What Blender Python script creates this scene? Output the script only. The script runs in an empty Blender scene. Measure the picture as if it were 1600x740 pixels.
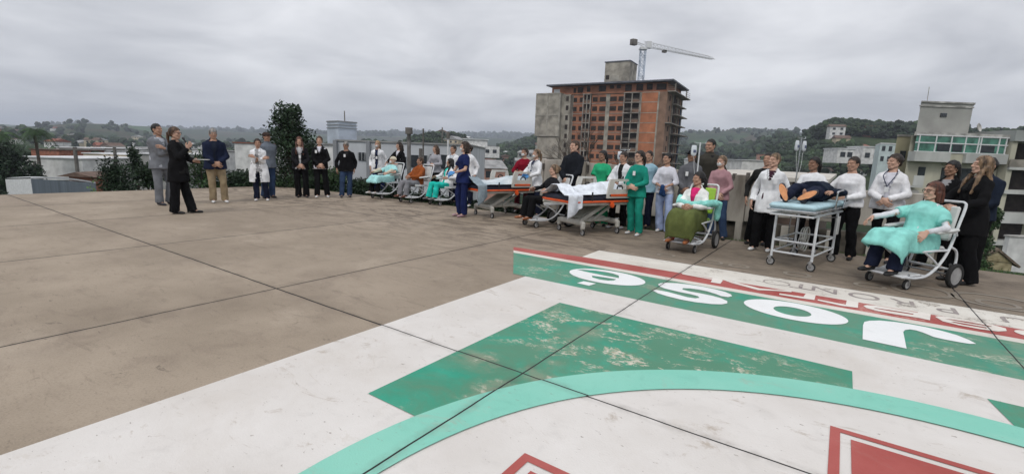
import bpy, bmesh, math, random
import numpy as np
from mathutils import Vector, Matrix, noise
R = math.radians
random.seed(7)
SC = bpy.context.scene
COL = SC.collection
# ------------------------------------------------------------------ camera
CAM_H = 1.45; FPX = 738.5; PITCH = R(9.836); ROLL = R(2.129); YAW = R(-34.573)
cd = bpy.data.cameras.new("camera"); cam = bpy.data.objects.new("camera", cd); COL.objects.link(cam)
cd.sensor_width = 36; cd.lens = 36 * FPX / 1600; cd.clip_start = .05; cd.clip_end = 12000
fw = Vector((0, math.cos(PITCH), -math.sin(PITCH))); up0 = Vector((0, math.sin(PITCH), math.cos(PITCH))); rt0 = Vector((1, 0, 0))
rt = rt0 * math.cos(ROLL) + up0 * math.sin(ROLL); up = up0 * math.cos(ROLL) - rt0 * math.sin(ROLL)
cam.matrix_world = Matrix(((rt.x, up.x, -fw.x, 0), (rt.y, up.y, -fw.y, 0), (rt.z, up.z, -fw.z, CAM_H), (0, 0, 0, 1)))
SC.camera = cam
# ------------------------------------------------------------------ world: overcast sky
SUN_EL = 52; SUN_AZ = 200
w = bpy.data.worlds.new("World"); SC.world = w; w.use_nodes = True
nt = w.node_tree; nt.nodes.clear(); N = nt.nodes.new; L = nt.links.new
out = N("ShaderNodeOutputWorld"); bg = N("ShaderNodeBackground"); bg.inputs[1].default_value = 0.1
sky = N("ShaderNodeTexSky"); sky.sky_type = 'NISHITA'; sky.sun_disc = False
sky.sun_elevation = R(SUN_EL); sky.sun_rotation = R(SUN_AZ)
tc = N("ShaderNodeTexCoord"); sep = N("ShaderNodeSeparateXYZ"); L(tc.outputs['Generated'], sep.inputs[0])
def wm(op, a, b=None, c=None):
    n = N("ShaderNodeMath"); n.operation = op
    for i, v in enumerate((a, b, c)):
        if v is None: continue
        if isinstance(v, (int, float)): n.inputs[i].default_value = v
        else: L(v, n.inputs[i])
    return n.outputs[0]
zz = wm('ADD', wm('MAXIMUM', sep.outputs[2], 0.0), 0.17)
cb = N("ShaderNodeCombineXYZ"); L(wm('DIVIDE', sep.outputs[0], zz), cb.inputs[0]); L(wm('DIVIDE', sep.outputs[1], zz), cb.inputs[1])
n1 = N("ShaderNodeTexNoise"); n1.inputs['Scale'].default_value = 1.15; n1.inputs['Detail'].default_value = 8; n1.inputs['Roughness'].default_value = .5; n1.inputs['Distortion'].default_value = .35
L(cb.outputs[0], n1.inputs['Vector'])
rmp = N("ShaderNodeValToRGB"); e = rmp.color_ramp.elements
e[0].position = .33; e[0].color = (.385, .395, .425, 1); e[1].position = .66; e[1].color = (.665, .672, .695, 1)
L(n1.outputs[0], rmp.inputs[0])
# overcast luminance rises toward the zenith
el = wm('MULTIPLY_ADD', wm('POWER', wm('MAXIMUM', sep.outputs[2], 0.0), 1.6), 0.42, 0.97)
sc_ = N("ShaderNodeVectorMath"); sc_.operation = 'SCALE'; L(rmp.outputs[0], sc_.inputs[0]); L(wm('MULTIPLY', el, 14.4), sc_.inputs[3])
mx = N("ShaderNodeMixRGB"); mx.inputs[0].default_value = .96; L(sky.outputs[0], mx.inputs[1]); L(sc_.outputs[0], mx.inputs[2])
L(mx.outputs[0], bg.inputs[0]); L(bg.outputs[0], out.inputs[0])
sd = bpy.data.lights.new("sun", 'SUN'); sd.energy = 1.3; sd.angle = R(18); sd.color = (1, .96, .90)
so = bpy.data.objects.new("sun", sd); COL.objects.link(so)
so.rotation_euler = (R(90 - SUN_EL), 0, R(180 - SUN_AZ)); so.location = (0, 0, 30)
SC.view_settings.view_transform = 'Standard'; SC.view_settings.look = 'None'; SC.view_settings.gamma = 1
SC.view_settings.exposure = 0.0
SC.cycles.max_bounces = 6; SC.cycles.volume_bounces = 0; SC.cycles.transparent_max_bounces = 12

# ------------------------------------------------------------------ placing helpers
def ray(px, py):
    X = (px - 800) / FPX; Y = -(py - 370) / FPX
    return fw + rt * X + up * Y
def at(px, py, z=0.0):                    # point of the plane z seen at a photo pixel
    d = ray(px, py); t = (z - CAM_H) / d.z
    return Vector((0, 0, CAM_H)) + d * t
def far(px, py, D):                       # point at depth D
    d = ray(px, py); return Vector((0, 0, CAM_H)) + d * (D / d.y)
def uvw(u, v, z=0.0):
    c, s = math.cos(YAW), math.sin(YAW)
    return Vector((u * c - v * s, u * s + v * c, z))

# ------------------------------------------------------------------ materials
MATS = {}
def mat(name, col, rough=.8, var=.12, scale=18, bump=0., bscale=60, metal=0., spec=.4, col2=None, aniso=(1, 1, 1), coords='Object', island=0.):
    if name in MATS: return MATS[name]
    m = bpy.data.materials.new(name); m.use_nodes = True; t = m.node_tree; b = t.nodes['Principled BSDF']
    b.inputs['Roughness'].default_value = rough; b.inputs['Metallic'].default_value = metal
    b.inputs['Specular IOR Level'].default_value = spec
    c = t.nodes.new('ShaderNodeTexCoord'); mp = t.nodes.new('ShaderNodeMapping'); mp.inputs['Scale'].default_value = aniso
    t.links.new(c.outputs[coords], mp.inputs[0])
    nz = t.nodes.new('ShaderNodeTexNoise'); nz.inputs['Scale'].default_value = scale; nz.inputs['Detail'].default_value = 5
    t.links.new(mp.outputs[0], nz.inputs['Vector'])
    r = t.nodes.new('ShaderNodeValToRGB')
    a = [max(0, x * (1 - var * 1.6)) for x in col]; bb = [min(1, x * (1 + var * 1.3)) for x in (col2 or col)]
    if col2: a = list(col)
    r.color_ramp.elements[0].position = .32; r.color_ramp.elements[0].color = (*a, 1)
    r.color_ramp.elements[1].position = .68; r.color_ramp.elements[1].color = (*bb, 1)
    t.links.new(nz.outputs[0], r.inputs[0]); o = r.outputs[0]
    if island:
        g = t.nodes.new('ShaderNodeNewGeometry'); mr = t.nodes.new('ShaderNodeMapRange'); mr.inputs[3].default_value = 1 - island; mr.inputs[4].default_value = 1 + island
        t.links.new(g.outputs['Random Per Island'], mr.inputs[0])
        s = t.nodes.new('ShaderNodeVectorMath'); s.operation = 'SCALE'; t.links.new(o, s.inputs[0]); t.links.new(mr.outputs[0], s.inputs[3]); o = s.outputs[0]
    t.links.new(o, b.inputs['Base Color'])
    if bump:
        n2 = t.nodes.new('ShaderNodeTexNoise'); n2.inputs['Scale'].default_value = bscale; n2.inputs['Detail'].default_value = 4
        t.links.new(mp.outputs[0], n2.inputs['Vector'])
        bp = t.nodes.new('ShaderNodeBump'); bp.inputs['Strength'].default_value = bump; bp.inputs['Distance'].default_value = .01
        t.links.new(n2.outputs[0], bp.inputs['Height']); t.links.new(bp.outputs[0], b.inputs['Normal'])
    MATS[name] = m; return m
def cloth(name, col, rough=.9, **k): return mat('cloth_' + name, col, rough, var=k.pop('var', .14), scale=k.pop('scale', 7), bump=k.pop('bump', .5), bscale=k.pop('bscale', 26), spec=.1, **k)

# ------------------------------------------------------------------ mesh collector
def frame(d):
    d = Vector(d).normalized(); a = Vector((0, 0, 1)) if abs(d.z) < .9 else Vector((1, 0, 0))
    u = a.cross(d).normalized(); return u, d.cross(u)
def catmull(P, k=5):
    P = [Vector(p) for p in P]
    if len(P) < 3: return P
    o = []; Q = [P[0] * 2 - P[1]] + P + [P[-1] * 2 - P[-2]]
    for i in range(1, len(Q) - 2):
        a, b, c, d = Q[i - 1:i + 3]
        for j in range(k):
            t = j / k; o.append(.5 * ((2 * b) + (c - a) * t + (2 * a - 5 * b + 4 * c - d) * t * t + (3 * b - a - 3 * c + d) * t ** 3))
    o.append(P[-1]); return o
class MB:
    def __init__(s): s.v = []; s.f = []; s.m = []; s.M = None
    def add(s, vs, fs, m=0):
        n = len(s.v)
        s.v += [tuple(s.M @ Vector(p)) if s.M else tuple(p) for p in vs]
        s.f += [tuple(i + n for i in q) for q in fs]; s.m += [m] * len(fs)
    def box(s, c, size, m=0, rot=None, b=0.0, taper=None):
        h = [x / 2 for x in size]; c = Vector(c); Q = Matrix.Identity(3) if rot is None else (rot if isinstance(rot, Matrix) else Matrix.Rotation(rot, 3, 'Z'))
        if b <= 0:
            vs = [c + Q @ Vector((x * h[0] * (taper if taper and z > 0 else 1), y * h[1] * (taper if taper and z > 0 else 1), z * h[2])) for z in (-1, 1) for y in (-1, 1) for x in (-1, 1)]
            s.add(vs, [(0, 2, 3, 1), (4, 5, 7, 6), (0, 1, 5, 4), (2, 6, 7, 3), (0, 4, 6, 2), (1, 3, 7, 5)], m); return
        b = min(b, min(h) * .95); bm = bmesh.new()
        for x in (-1, 1):
            for y in (-1, 1):
                for z in (-1, 1):
                    for k in ((0, b, b), (b, 0, b), (b, b, 0)):
                        bm.verts.new(c + Q @ Vector((x * (h[0] - k[0]), y * (h[1] - k[1]), z * (h[2] - k[2]))))
        bmesh.ops.convex_hull(bm, input=bm.verts); bmesh.ops.dissolve_limit(bm, angle_limit=.01, verts=bm.verts, edges=bm.edges)
        bm.verts.index_update(); s.add([v.co.copy() for v in bm.verts], [tuple(v.index for v in f.verts) for f in bm.faces], m); bm.free()
    def tube(s, P, r, n=8, m=0, k=1, cap=True, closed=False):
        P = catmull(P, k) if k > 1 else [Vector(p) for p in P]
        rr = r if isinstance(r, (list, tuple)) else None
        vs = []; u = None; K = len(P)
        for i, p in enumerate(P):
            d = (P[(i + 1) % K] - P[i - 1]) if closed else (P[min(i + 1, K - 1)] - P[max(i - 1, 0)])
            d.normalize()
            if u is None: u, w_ = frame(d)
            u = (u - d * u.dot(d)).normalized(); w_ = d.cross(u)
            q = r if rr is None else rr[0] + (rr[-1] - rr[0]) * i / (K - 1) if len(rr) == 2 else rr[i]
            vs += [p + (u * math.cos(a) + w_ * math.sin(a)) * q for a in [2 * math.pi * j / n for j in range(n)]]
        fs = [(i * n + j, i * n + (j + 1) % n, ((i + 1) % K) * n + (j + 1) % n, ((i + 1) % K) * n + j) for i in range(K if closed else K - 1) for j in range(n)]
        if cap and not closed: fs += [tuple(range(n - 1, -1, -1)), tuple(range((K - 1) * n, K * n))]
        s.add(vs, fs, m)
    def lathe(s, prof, c=(0, 0, 0), axis=(0, 0, 1), n=20, m=0):
        a = Vector(axis).normalized(); u, w_ = frame(a); c = Vector(c); vs = []
        for r, z in prof: vs += [c + a * z + (u * math.cos(t) + w_ * math.sin(t)) * max(r, 1e-4) for t in [2 * math.pi * j / n for j in range(n)]]
        s.add(vs, [(i * n + j, i * n + (j + 1) % n, (i + 1) * n + (j + 1) % n, (i + 1) * n + j) for i in range(len(prof) - 1) for j in range(n)], m)
    def prism(s, poly, z0, z1, m=0, M=None):
        n = len(poly); vs = [Vector((x, y, z)) for z in (z0, z1) for x, y in poly]
        if M: vs = [M @ v for v in vs]
        s.add(vs, [tuple(range(n - 1, -1, -1)), tuple(range(n, 2 * n))] + [(i, (i + 1) % n, n + (i + 1) % n, n + i) for i in range(n)], m)
    def loft(s, rings, n=20, m=0, p=1.0):      # ring: centre, u, v, rx, ry
        vs = []
        for c, u, v, rx, ry in rings:
            for j in range(n):
                t = 2 * math.pi * j / n; x, y = math.cos(t), math.sin(t)
                x = math.copysign(abs(x) ** p, x); y = math.copysign(abs(y) ** p, y)
                vs.append(c + u * (x * rx) + v * (y * ry))
        K = len(rings)
        s.add(vs, [(i * n + j, i * n + (j + 1) % n, (i + 1) * n + (j + 1) % n, (i + 1) * n + j) for i in range(K - 1) for j in range(n)] + [tuple(range(n - 1, -1, -1)), tuple(range((K - 1) * n, K * n))], m)
    def cap(s, a, b, r0, r1, e0=True, e1=True, flat=1., n=14):
        a = Vector(a); b = Vector(b); d = (b - a)
        if d.length < 1e-6: d = Vector((0, 0, 1e-3))
        dn = d.normalized(); u, v = frame(dn); rg = []
        if e0:
            for t in (80, 55, 28): rg.append((a - dn * r0 * math.sin(R(t)), u, v, r0 * math.cos(R(t)), r0 * math.cos(R(t)) * flat))
        for t in (0, .33, .66, 1): q = r0 + (r1 - r0) * t; rg.append((a.lerp(b, t), u, v, q, q * flat))
        if e1:
            for t in (28, 55, 80): rg.append((b + dn * r1 * math.sin(R(t)), u, v, r1 * math.cos(R(t)), r1 * math.cos(R(t)) * flat))
        s.loft(rg, n)
    def ell(s, c, r, M=None, n=16):
        c = Vector(c); rg = []; X = Vector((1, 0, 0)); Y = Vector((0, 1, 0)); Z = Vector((0, 0, 1))
        if M: X, Y, Z = M @ X, M @ Y, M @ Z
        for t in range(-80, 81, 20): rg.append((c + Z * (r[2] * math.sin(R(t))), X, Y, r[0] * math.cos(R(t)), r[1] * math.cos(R(t))))
        s.loft(rg, n)
    def mesh(s, name, mats, smooth=35):
        me = bpy.data.meshes.new(name); me.from_pydata(s.v, [], s.f)
        for x in (mats if isinstance(mats, (list, tuple)) else [mats]): me.materials.append(x)
        me.polygons.foreach_set('material_index', s.m)
        if smooth:
            me.polygons.foreach_set('use_smooth', [True] * len(me.polygons)); me.set_sharp_from_angle(angle=R(smooth))
        me.update(); return me
    def obj(s, name, mats, parent=None, smooth=35):
        o = bpy.data.objects.new(name, s.mesh(name, mats, smooth)); COL.objects.link(o); o.parent = parent; return o
def tag(o, label=None, cat=None, group=None, kind=None):
    for k, v in (('label', label), ('category', cat), ('group', group), ('kind', kind)):
        if v: o[k] = v
    return o
def empty(name, loc, rz=0., label=None, cat=None, group=None):
    o = bpy.data.objects.new(name, None); COL.objects.link(o); o.location = loc; o.rotation_euler = (0, 0, rz); o.empty_display_size = .2
    return tag(o, label, cat, group)
def kids(o, src): return [c for c in src if c.parent == o]
def copy_tree(o, parent=None):
    c = o.copy(); COL.objects.link(c); c.parent = parent
    for ch in list(o.children): copy_tree(ch, c)
    return c
# remesh queue
PEND = []
def remesh(mb, name, mats, parent, vox, smooth=2, post=None):
    me = bpy.data.meshes.new(name); me.from_pydata(mb.v, [], mb.f)
    o = bpy.data.objects.new(name, me); COL.objects.link(o); o.parent = parent
    a = o.modifiers.new('r', 'REMESH'); a.mode = 'VOXEL'; a.voxel_size = vox
    if smooth: b = o.modifiers.new('s', 'SMOOTH'); b.factor = .5; b.iterations = smooth
    PEND.append((o, mats if isinstance(mats, (list, tuple)) else [mats], post)); return o
def flush():
    bpy.context.view_layer.update(); dg = bpy.context.evaluated_depsgraph_get(); res = []
    for o, mats, post in PEND: res.append(bpy.data.meshes.new_from_object(o.evaluated_get(dg)))
    for (o, mats, post), me in zip(PEND, res):
        o.modifiers.clear(); old = o.data
        if post: me = post(me) or me
        me.materials.clear()
        for x in mats: me.materials.append(x)
        me.polygons.foreach_set('use_smooth', [True] * len(me.polygons)); me.update()
        me.name = o.name; o.data = me; bpy.data.meshes.remove(old)
    PEND.clear()
def wrinkle(me, amp, sc=(9, 9, 9), seed=0., lo=None):
    n = len(me.vertices); co = np.empty(n * 3); me.vertices.foreach_get('co', co); co = co.reshape(-1, 3)
    no = np.empty(n * 3); me.vertices.foreach_get('normal', no); no = no.reshape(-1, 3)
    for i in range(n):
        x, y, z = co[i]
        a = noise.noise(Vector((x * sc[0] + seed, y * sc[1] - seed, z * sc[2] + seed * .3)))
        b = noise.noise(Vector((x * sc[0] * 2.3 - seed, y * sc[1] * 2.3, z * sc[2] * 2.1)))
        co[i] += no[i] * (amp * (a * 1.3 + b * .6))
    me.vertices.foreach_set('co', co.ravel()); me.update()
def arrays(me):
    n = len(me.vertices); co = np.empty(n * 3); me.vertices.foreach_get('co', co)
    return co.reshape(-1, 3), [tuple(p.vertices) for p in me.polygons], [p.material_index for p in me.polygons]
def del_faces(me, test):
    bm = bmesh.new(); bm.from_mesh(me)
    bmesh.ops.delete(bm, geom=[f for f in bm.faces if test(f.calc_center_median())], context='FACES')
    bm.to_mesh(me); bm.free()
# ================================================================== PEOPLE
def skinmat(tone):
    c = {'l': (.50, .31, .23), 'm': (.40, .235, .165), 'd': (.26, .145, .095), 't': (.33, .185, .125)}[tone]
    return mat('skin_' + tone, c, .55, var=.1, scale=14, spec=.35)
HAIRC = {'black': (.012, .010, .010), 'dark': (.028, .017, .012), 'brown': (.07, .038, .022), 'auburn': (.085, .03, .018), 'blond': (.30, .20, .11), 'dblond': (.17, .11, .065), 'grey': (.22, .21, .20)}
def hairmat(c): return mat('hair_' + c, HAIRC[c], .5, var=.5, scale=30, bump=.6, bscale=60, aniso=(1, 1, .15), spec=.35)
EYE_W = mat('eye_white', (.7, .68, .65), .3, 0); EYE_D = mat('eye_iris', (.02, .012, .01), .2, 0)
LIP = mat('lips', (.34, .15, .12), .5, .05); BROW = mat('eyebrow', (.075, .045, .032), .8, .1)
def build_head(sex):
    b = MB(); w_ = .074 if sex == 'm' else .070
    b.ell((0, .012, .022), (w_, .094, .098)); b.ell((0, -.02, -.02), (w_ * .90, .068, .085))
    b.cap((0, -.03, -.062), (0, -.058, -.092), .05, .026 if sex == 'm' else .022)
    for s in (-1, 1):
        b.cap((s * .05, .0, -.05), (s * .022, -.056, -.088), .024, .02)
        b.ell((s * .038, -.062, -.022), (.022, .02, .02))
        b.ell((s * w_ * 1.02, .012, -.008), (.009, .018, .03))
        b.cap((s * .012, -.083, .030), (s * .045, -.072, .032), .011, .009)
    b.cap((0, -.084, .020), (0, -.104, -.018), .008, .0125); b.ell((0, -.096, -.021), (.017, .012, .010))
    b.cap((-.016, -.084, -.052), (.016, -.084, -.052), .0085, .0085); b.cap((-.014, -.083, -.062), (.014, -.083, -.062), .009, .009)
    b.cap((0, .012, -.07), (0, .028, -.20), .052 if sex == 'm' else .044, .062 if sex == 'm' else .052)
    return b
HEADS = {}; HANDT = {}
def build_hand():
    b = MB()                         # fingers along +Z, back of the hand +Y, thumb on +X
    b.loft([(Vector((0, 0, z)), Vector((1, 0, 0)), Vector((0, 1, 0)), rx, ry) for z, rx, ry in ((-.03, .026, .021), (0, .028, .019), (.03, .037, .017), (.065, .042, .0155), (.088, .040, .013))], 14, p=.8)
    for x, l, sp in ((.030, .068, .10), (.0105, .078, .03), (-.010, .072, -.04), (-.029, .056, -.12)):
        p = Vector((x, 0, .082)); a = R(18); r = .0088
        for k, q in enumerate((.46, .31, .23)):
            d = Vector((sp * .7, -math.sin(a), math.cos(a))).normalized(); e_ = p + d * l * q
            b.cap(p, e_, r, r * .92, n=10); p = e_; r *= .92; a += R(22)
    p0 = Vector((.026, -.006, .012)); p1 = Vector((.052, -.018, .04)); p2 = Vector((.058, -.028, .068)); p3 = Vector((.053, -.036, .088))
    b.cap(p0, p1, .016, .0125, n=10); b.cap(p1, p2, .0115, .0105, n=10); b.cap(p2, p3, .0105, .009, n=10)
    return b
tmp = empty('tmp', (0, 0, 0))
T = {'m': remesh(build_head('m'), 'hm', EYE_W, tmp, .0055, 3), 'f': remesh(build_head('f'), 'hf', EYE_W, tmp, .0055, 3), 'h': remesh(build_hand(), 'hh', EYE_W, tmp, .0042, 2)}
flush()
def eye_geo():
    b = MB()
    for s in (-1, 1):
        b.m = b.m; k = len(b.m); b.ell((s * .030, -.0735, .008), (.0125, .0125, .0125), n=10); b.m[k:] = [1] * (len(b.m) - k)
        k = len(b.m); b.ell((s * .030, -.0835, .008), (.0055, .0035, .006), n=8); b.m[k:] = [2] * (len(b.m) - k)
    return b
for k in 'mf':
    co, fs, ms = arrays(T[k].data)
    for s in (-1, 1):
        d = np.sqrt(((co[:, 0] - s * .030) / .018) ** 2 + ((co[:, 2] - .009) / .011) ** 2); front = co[:, 1] < -.04
        co[:, 1] += np.where(front, .008 * np.exp(-d ** 2), 0)
    mi = []
    for f in fs:
        x, y, z = co[list(f)].mean(0); m = 0
        if y < -.07 and abs(x) < .023 - abs(z + .057) * .9 and -.067 < z < -.047: m = 3
        if y < -.055 and .014 < abs(x) < .047 and .0255 < z - .004 * (1 - ((abs(x) - .03) / .017) ** 2) < .034: m = 4
        mi.append(m)
    eb = eye_geo(); n = len(co)
    HEADS[k] = (np.vstack([co, np.array(eb.v)]), fs + [tuple(i + n for i in f) for f in eb.f], mi + eb.m)
co, fs, ms = arrays(T['h'].data); HANDT = (co, fs, [0] * len(fs))
for o in list(T.values()): bpy.data.objects.remove(o)
bpy.data.objects.remove(tmp)

FRING = [(-.11, .09, .085, 0), (-.05, .165, .118, .005), (.03, .168, .12, .005), (.13, .136, .10, 0), (.22, .134, .104, -.005), (.32, .144, .122, -.014), (.40, .146, .102, 0), (.445, .108, .078, .006), (.48, .066, .058, .012), (.525, .05, .053, .016)]
MRING = [(-.11, .09, .085, 0), (-.05, .16, .115, .005), (.03, .163, .115, 0), (.13, .152, .11, -.005), (.22, .160, .116, -.005), (.32, .172, .125, -.005), (.40, .172, .11, 0), (.45, .128, .085, .006), (.49, .076, .066, .012), (.53, .058, .058, .016)]
def V(*a): return Vector(a)
POSES = {
 'clasp': dict(L=V(.035, -.215, .93), R=V(-.035, -.225, .915), hd=(V(-.75, -.1, -.65), V(.75, -.15, -.65)), pole=(V(1, .35, -.2), V(-1, .35, -.2))),
 'claspup': dict(L=V(.05, -.24, 1.06), R=V(-.05, -.25, 1.05), hd=(V(-1, -.1, -.2), V(1, -.15, -.2)), pole=(V(1, .35, -.5), V(-1, .35, -.5))),
 'down': dict(L=V(.255, -.03, .86), R=V(-.255, -.03, .86), hd=(V(0, -.1, -1), V(0, -.1, -1)), pole=(V(.5, 1, 0), V(-.5, 1, 0))),
 'cross': dict(L=V(-.10, -.235, 1.19), R=V(.11, -.215, 1.16), hd=(V(-.9, .15, .3), V(.9, .2, .25)), pole=(V(1, 0, -1.3), V(-1, 0, -1.3))),
 'back': dict(L=V(.09, .16, .93), R=V(-.09, .16, .95), hd=(V(-.8, .1, -.5), V(.8, .1, -.5)), pole=(V(1, .6, 0), V(-1, .6, 0))),
}
def arms_for(pose, over):
    p = dict(POSES[pose]); p.update(over or {}); return p
def ik(S, W, a, b, pole):
    d = W - S; l = min(max(d.length, .05), (a + b) * .995); dn = d.normalized(); W2 = S + dn * l
    m = (a * a - b * b + l * l) / (2 * l); h = math.sqrt(max(a * a - m * m, 1e-6))
    pp = (pole - dn * pole.dot(dn)).normalized(); return S + dn * m + pp * h, W2
def person(label, pos, H=1.68, th=0., sex='f', skin='l', hair=('long', 'dark'), top=None, coat=None, pants=('black', 'straight'), shoes='black', pose='clasp', arms=None,
           head=(0, 0), mask=False, glasses=False, badge=None, lanyard=None, fat=1., gloves=None, sit=False, lean=0., z0=0., legs=None, group=None, cap=None, steth=False, gown=None, hem=None, lie=None, seed=0):
    s = H / 1.685; k = 1 if sex == 'm' else 0; rings = MRING if k else FRING; sw = .166 if k else .140; vx = .0155
    hipz = .93; seed = seed or (hash(label) % 97) * 1.7 if False else sum(map(ord, label)) % 97 * 1.7
    rnd = random.Random(int(seed * 10))
    sft = rnd.choice((-1, 1)) * rnd.uniform(.012, .035) if not (sit or lie) else 0
    P0 = V(sft, 0, hipz)
    if not (sit or lie) and lean == 0: lean = rnd.uniform(-1.5, 3.5); fat *= rnd.uniform(.97, 1.04)
    if sit: P0 = V(0, .02, .56)
    sp = V(0, math.sin(R(lean)), math.cos(R(lean)))
    spn = V(0, math.cos(R(lean)), -math.sin(R(lean))); X = V(1, 0, 0)
    def tor(t, x=0, y=0): return P0 + sp * t + X * x + spn * y
    Sh = [tor(.392, sx * sw, .0) for sx in (1, -1)]
    A = arms_for(pose, arms); El = []; Wr = []
    for i, kk in enumerate('LR'):
        e_, w2 = ik(Sh[i], A[kk], .285, .255, A['pole'][i]); El.append(e_); Wr.append(w2)
    if legs is None:
        if sit: legs = [(V(.105, -.03, .54), V(.13, -.44, .57), V(.12, -.50, .245)), (V(-.105, -.03, .54), V(-.13, -.44, .57), V(-.13, -.52, .245))]
        else:
            st = rnd.uniform(.085, .12); dy = rnd.uniform(-.05, .05)
            kb = (.05 if sft < 0 else 0, .05 if sft > 0 else 0); legs = [(V(.088 + sft, 0, .90), V(.095 + sft * .6 + kb[0] * .5, -.02 + dy * .5 - kb[0], .49), V(st + kb[0] * .6, .02 + dy - kb[0] * .6, .085)), (V(-.088 + sft, 0, .90), V(-.095 + sft * .6 - kb[1] * .5, -.02 - dy * .5 - kb[1], .49), V(-st - kb[1] * .6, .02 - dy - kb[1] * .6, .085))]
    nb = tor(.497, 0, .02); hy, hp = head
    HM = Matrix.Translation(nb + sp * .03 + V(0, -.005, .108)) @ Matrix.Rotation(R(hy), 4, 'Z') @ Matrix.Rotation(R(hp), 4, 'X') @ Matrix.Translation(V(0, -.01, 0)); HI = HM.inverted()
    # ---- body
    b = MB()
    b.loft([(tor(t, 0, y), X, spn, rx * .93 * fat, ry * .93 * fat) for t, rx, ry, y in rings], 20)
    for i in (0, 1):
        b.cap(tor(.45, (1, -1)[i] * .04), Sh[i], .045, .042); b.cap(Sh[i], El[i], .044, .036); b.cap(El[i], Wr[i], .037, .023)
        h_, kn, an = legs[i]; b.cap(h_, kn, .078 * fat, .05); b.cap(kn, an, .05, .034)
        b.cap(an, an + V(0, -.10, -.05), .032, .025)
    b.cap(tor(.50, 0, .015), nb + sp * .05, .048, .045)
    HD = []
    for i in (0, 1):
        z = A['hd'][i].normalized(); fd = (Wr[i] - El[i]).normalized(); z = (z * .8 + fd * .2).normalized()
        if 'pn' in A: y = A['pn'][i]
        else: y = V((1, -1)[i] * .6, -1, .2) if pose != 'down' else V((1, -1)[i], 0, 0)
        y = (y - z * y.dot(z)).normalized(); x = y.cross(z)
        if i == 0: x = -x
        M = Matrix(((x.x, y.x, z.x, Wr[i].x + z.x * .012), (x.y, y.y, z.y, Wr[i].y + z.y * .012), (x.z, y.z, z.z, Wr[i].z + z.z * .012), (0, 0, 0, 1)))
        HD.append((M, i == 0))
    hands = []
    for M, flip in HD:
        co = HANDT[0] @ np.array(M.to_3x3()).T + np.array(M.translation); hands.append((co, [f[::-1] for f in HANDT[1]] if flip else HANDT[1], HANDT[2]))
    hco, hf, hm_ = HEADS[sex]; hco = hco @ np.array(HM.to_3x3()).T + np.array(HM.translation)
    def post_body(me):
        co, fs, ms = arrays(me); vs = [co]; F = list(fs); Mi = list(ms); n = len(co)
        for c, f, mi in [(hco, hf, hm_)] + ([] if gloves else hands):
            vs.append(c); F += [tuple(i + n for i in q) for q in f]; Mi += mi; n += len(c)
        m2 = bpy.data.meshes.new('person'); m2.from_pydata(np.vstack(vs).tolist(), [], F); m2.polygons.foreach_set('material_index', Mi)
        bpy.data.meshes.remove(me); return m2
    sk = skinmat(skin)
    root = remesh(b, 'person', [sk, EYE_W, EYE_D, LIP, BROW], None, .02, 2, post_body)
    root.location = (pos[0], pos[1], z0); root.rotation_euler = (0, 0, th if lie is None else th)
    root.scale = (s, s, s); tag(root, label, 'person', group)
    if lie: root.rotation_mode = 'XYZ'; root.rotation_euler = lie
    if gloves:
        for c, f, mi in hands:
            g = MB(); g.add([tuple(p) for p in c], f); g.obj('glove', cloth(gloves[0], gloves[1], .6, bump=.2), root, 0)
    # ---- top
    def sleeves(m, grow, ln, upto=None):
        for i in (0, 1):
            m.cap(tor(.44, (1, -1)[i] * .045), Sh[i], .040 + grow, .046 + grow); m.cap(tor(.34, (1, -1)[i] * sw * .45), Sh[i], .06 + grow, .046 + grow)
            if ln == 'long': m.cap(Sh[i], El[i], .047 + grow, .043 + grow); m.cap(El[i], El[i].lerp(Wr[i], .97), .044 + grow, .031 + grow, e1=False)
            elif ln == 'short': m.cap(Sh[i], Sh[i].lerp(El[i], .72), .048 + grow, .054 + grow * 1.5, e1=False)
            elif ln == '34': m.cap(Sh[i], El[i], .048 + grow, .045 + grow); m.cap(El[i], El[i].lerp(Wr[i], .35), .045 + grow, .042 + grow, e1=False)
    def torso(m, g, t0, t1, flare=0):
        rg = [(t, rx, ry, y) for t, rx, ry, y in rings if t0 < t < t1]
        def itp(t):
            for a_, b_ in zip(rings, rings[1:]):
                if a_[0] <= t <= b_[0]:
                    q = (t - a_[0]) / (b_[0] - a_[0]); return (t,) + tuple(a_[j] + (b_[j] - a_[j]) * q for j in (1, 2, 3))
            q = rings[1] if t < 0 else rings[-1]; return (t, q[1], q[2], q[3])
        if t0 <= -.05: rg = [(t0, .168, .12, 0)] + [r_ for r_ in rg if r_[0] > -.04]
        else: rg = [itp(t0)] + rg
        rg.append(itp(t1))
        fl = flare
        o_ = []
        for t, rx, ry, y in rg:
            gg = g + max(0, (.10 - t)) * fl
            o_.append((tor(t, 0, y) if t > -.05 or not sit else tor(t, 0, y), X, spn, (rx * fat + gg), (ry * fat + gg)))
        m.loft(o_, 26)
    if top:
        col, ln, t0 = (tuple(top) + (-.14,))[:3] if len(top) < 3 else top
        g = .012; m = MB(); torso(m, g, t0 if not sit else max(t0, -.06), .475, .12 if ln != 'tight' else 0)
        sleeves(m, .010 if not coat else 0, ln if not (coat and ln == 'long' and coat[3] != 'gown') else 'none')
        nm = 'scrub_top' if 'scrub' in col[0] else 'shirt'
        remesh(m, nm, cloth(col[0], col[1], **(col[3] if len(col) > 3 else {})), root, vx, 2, lambda me: wrinkle(me, .010, (9, 9, 5), seed))
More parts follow.
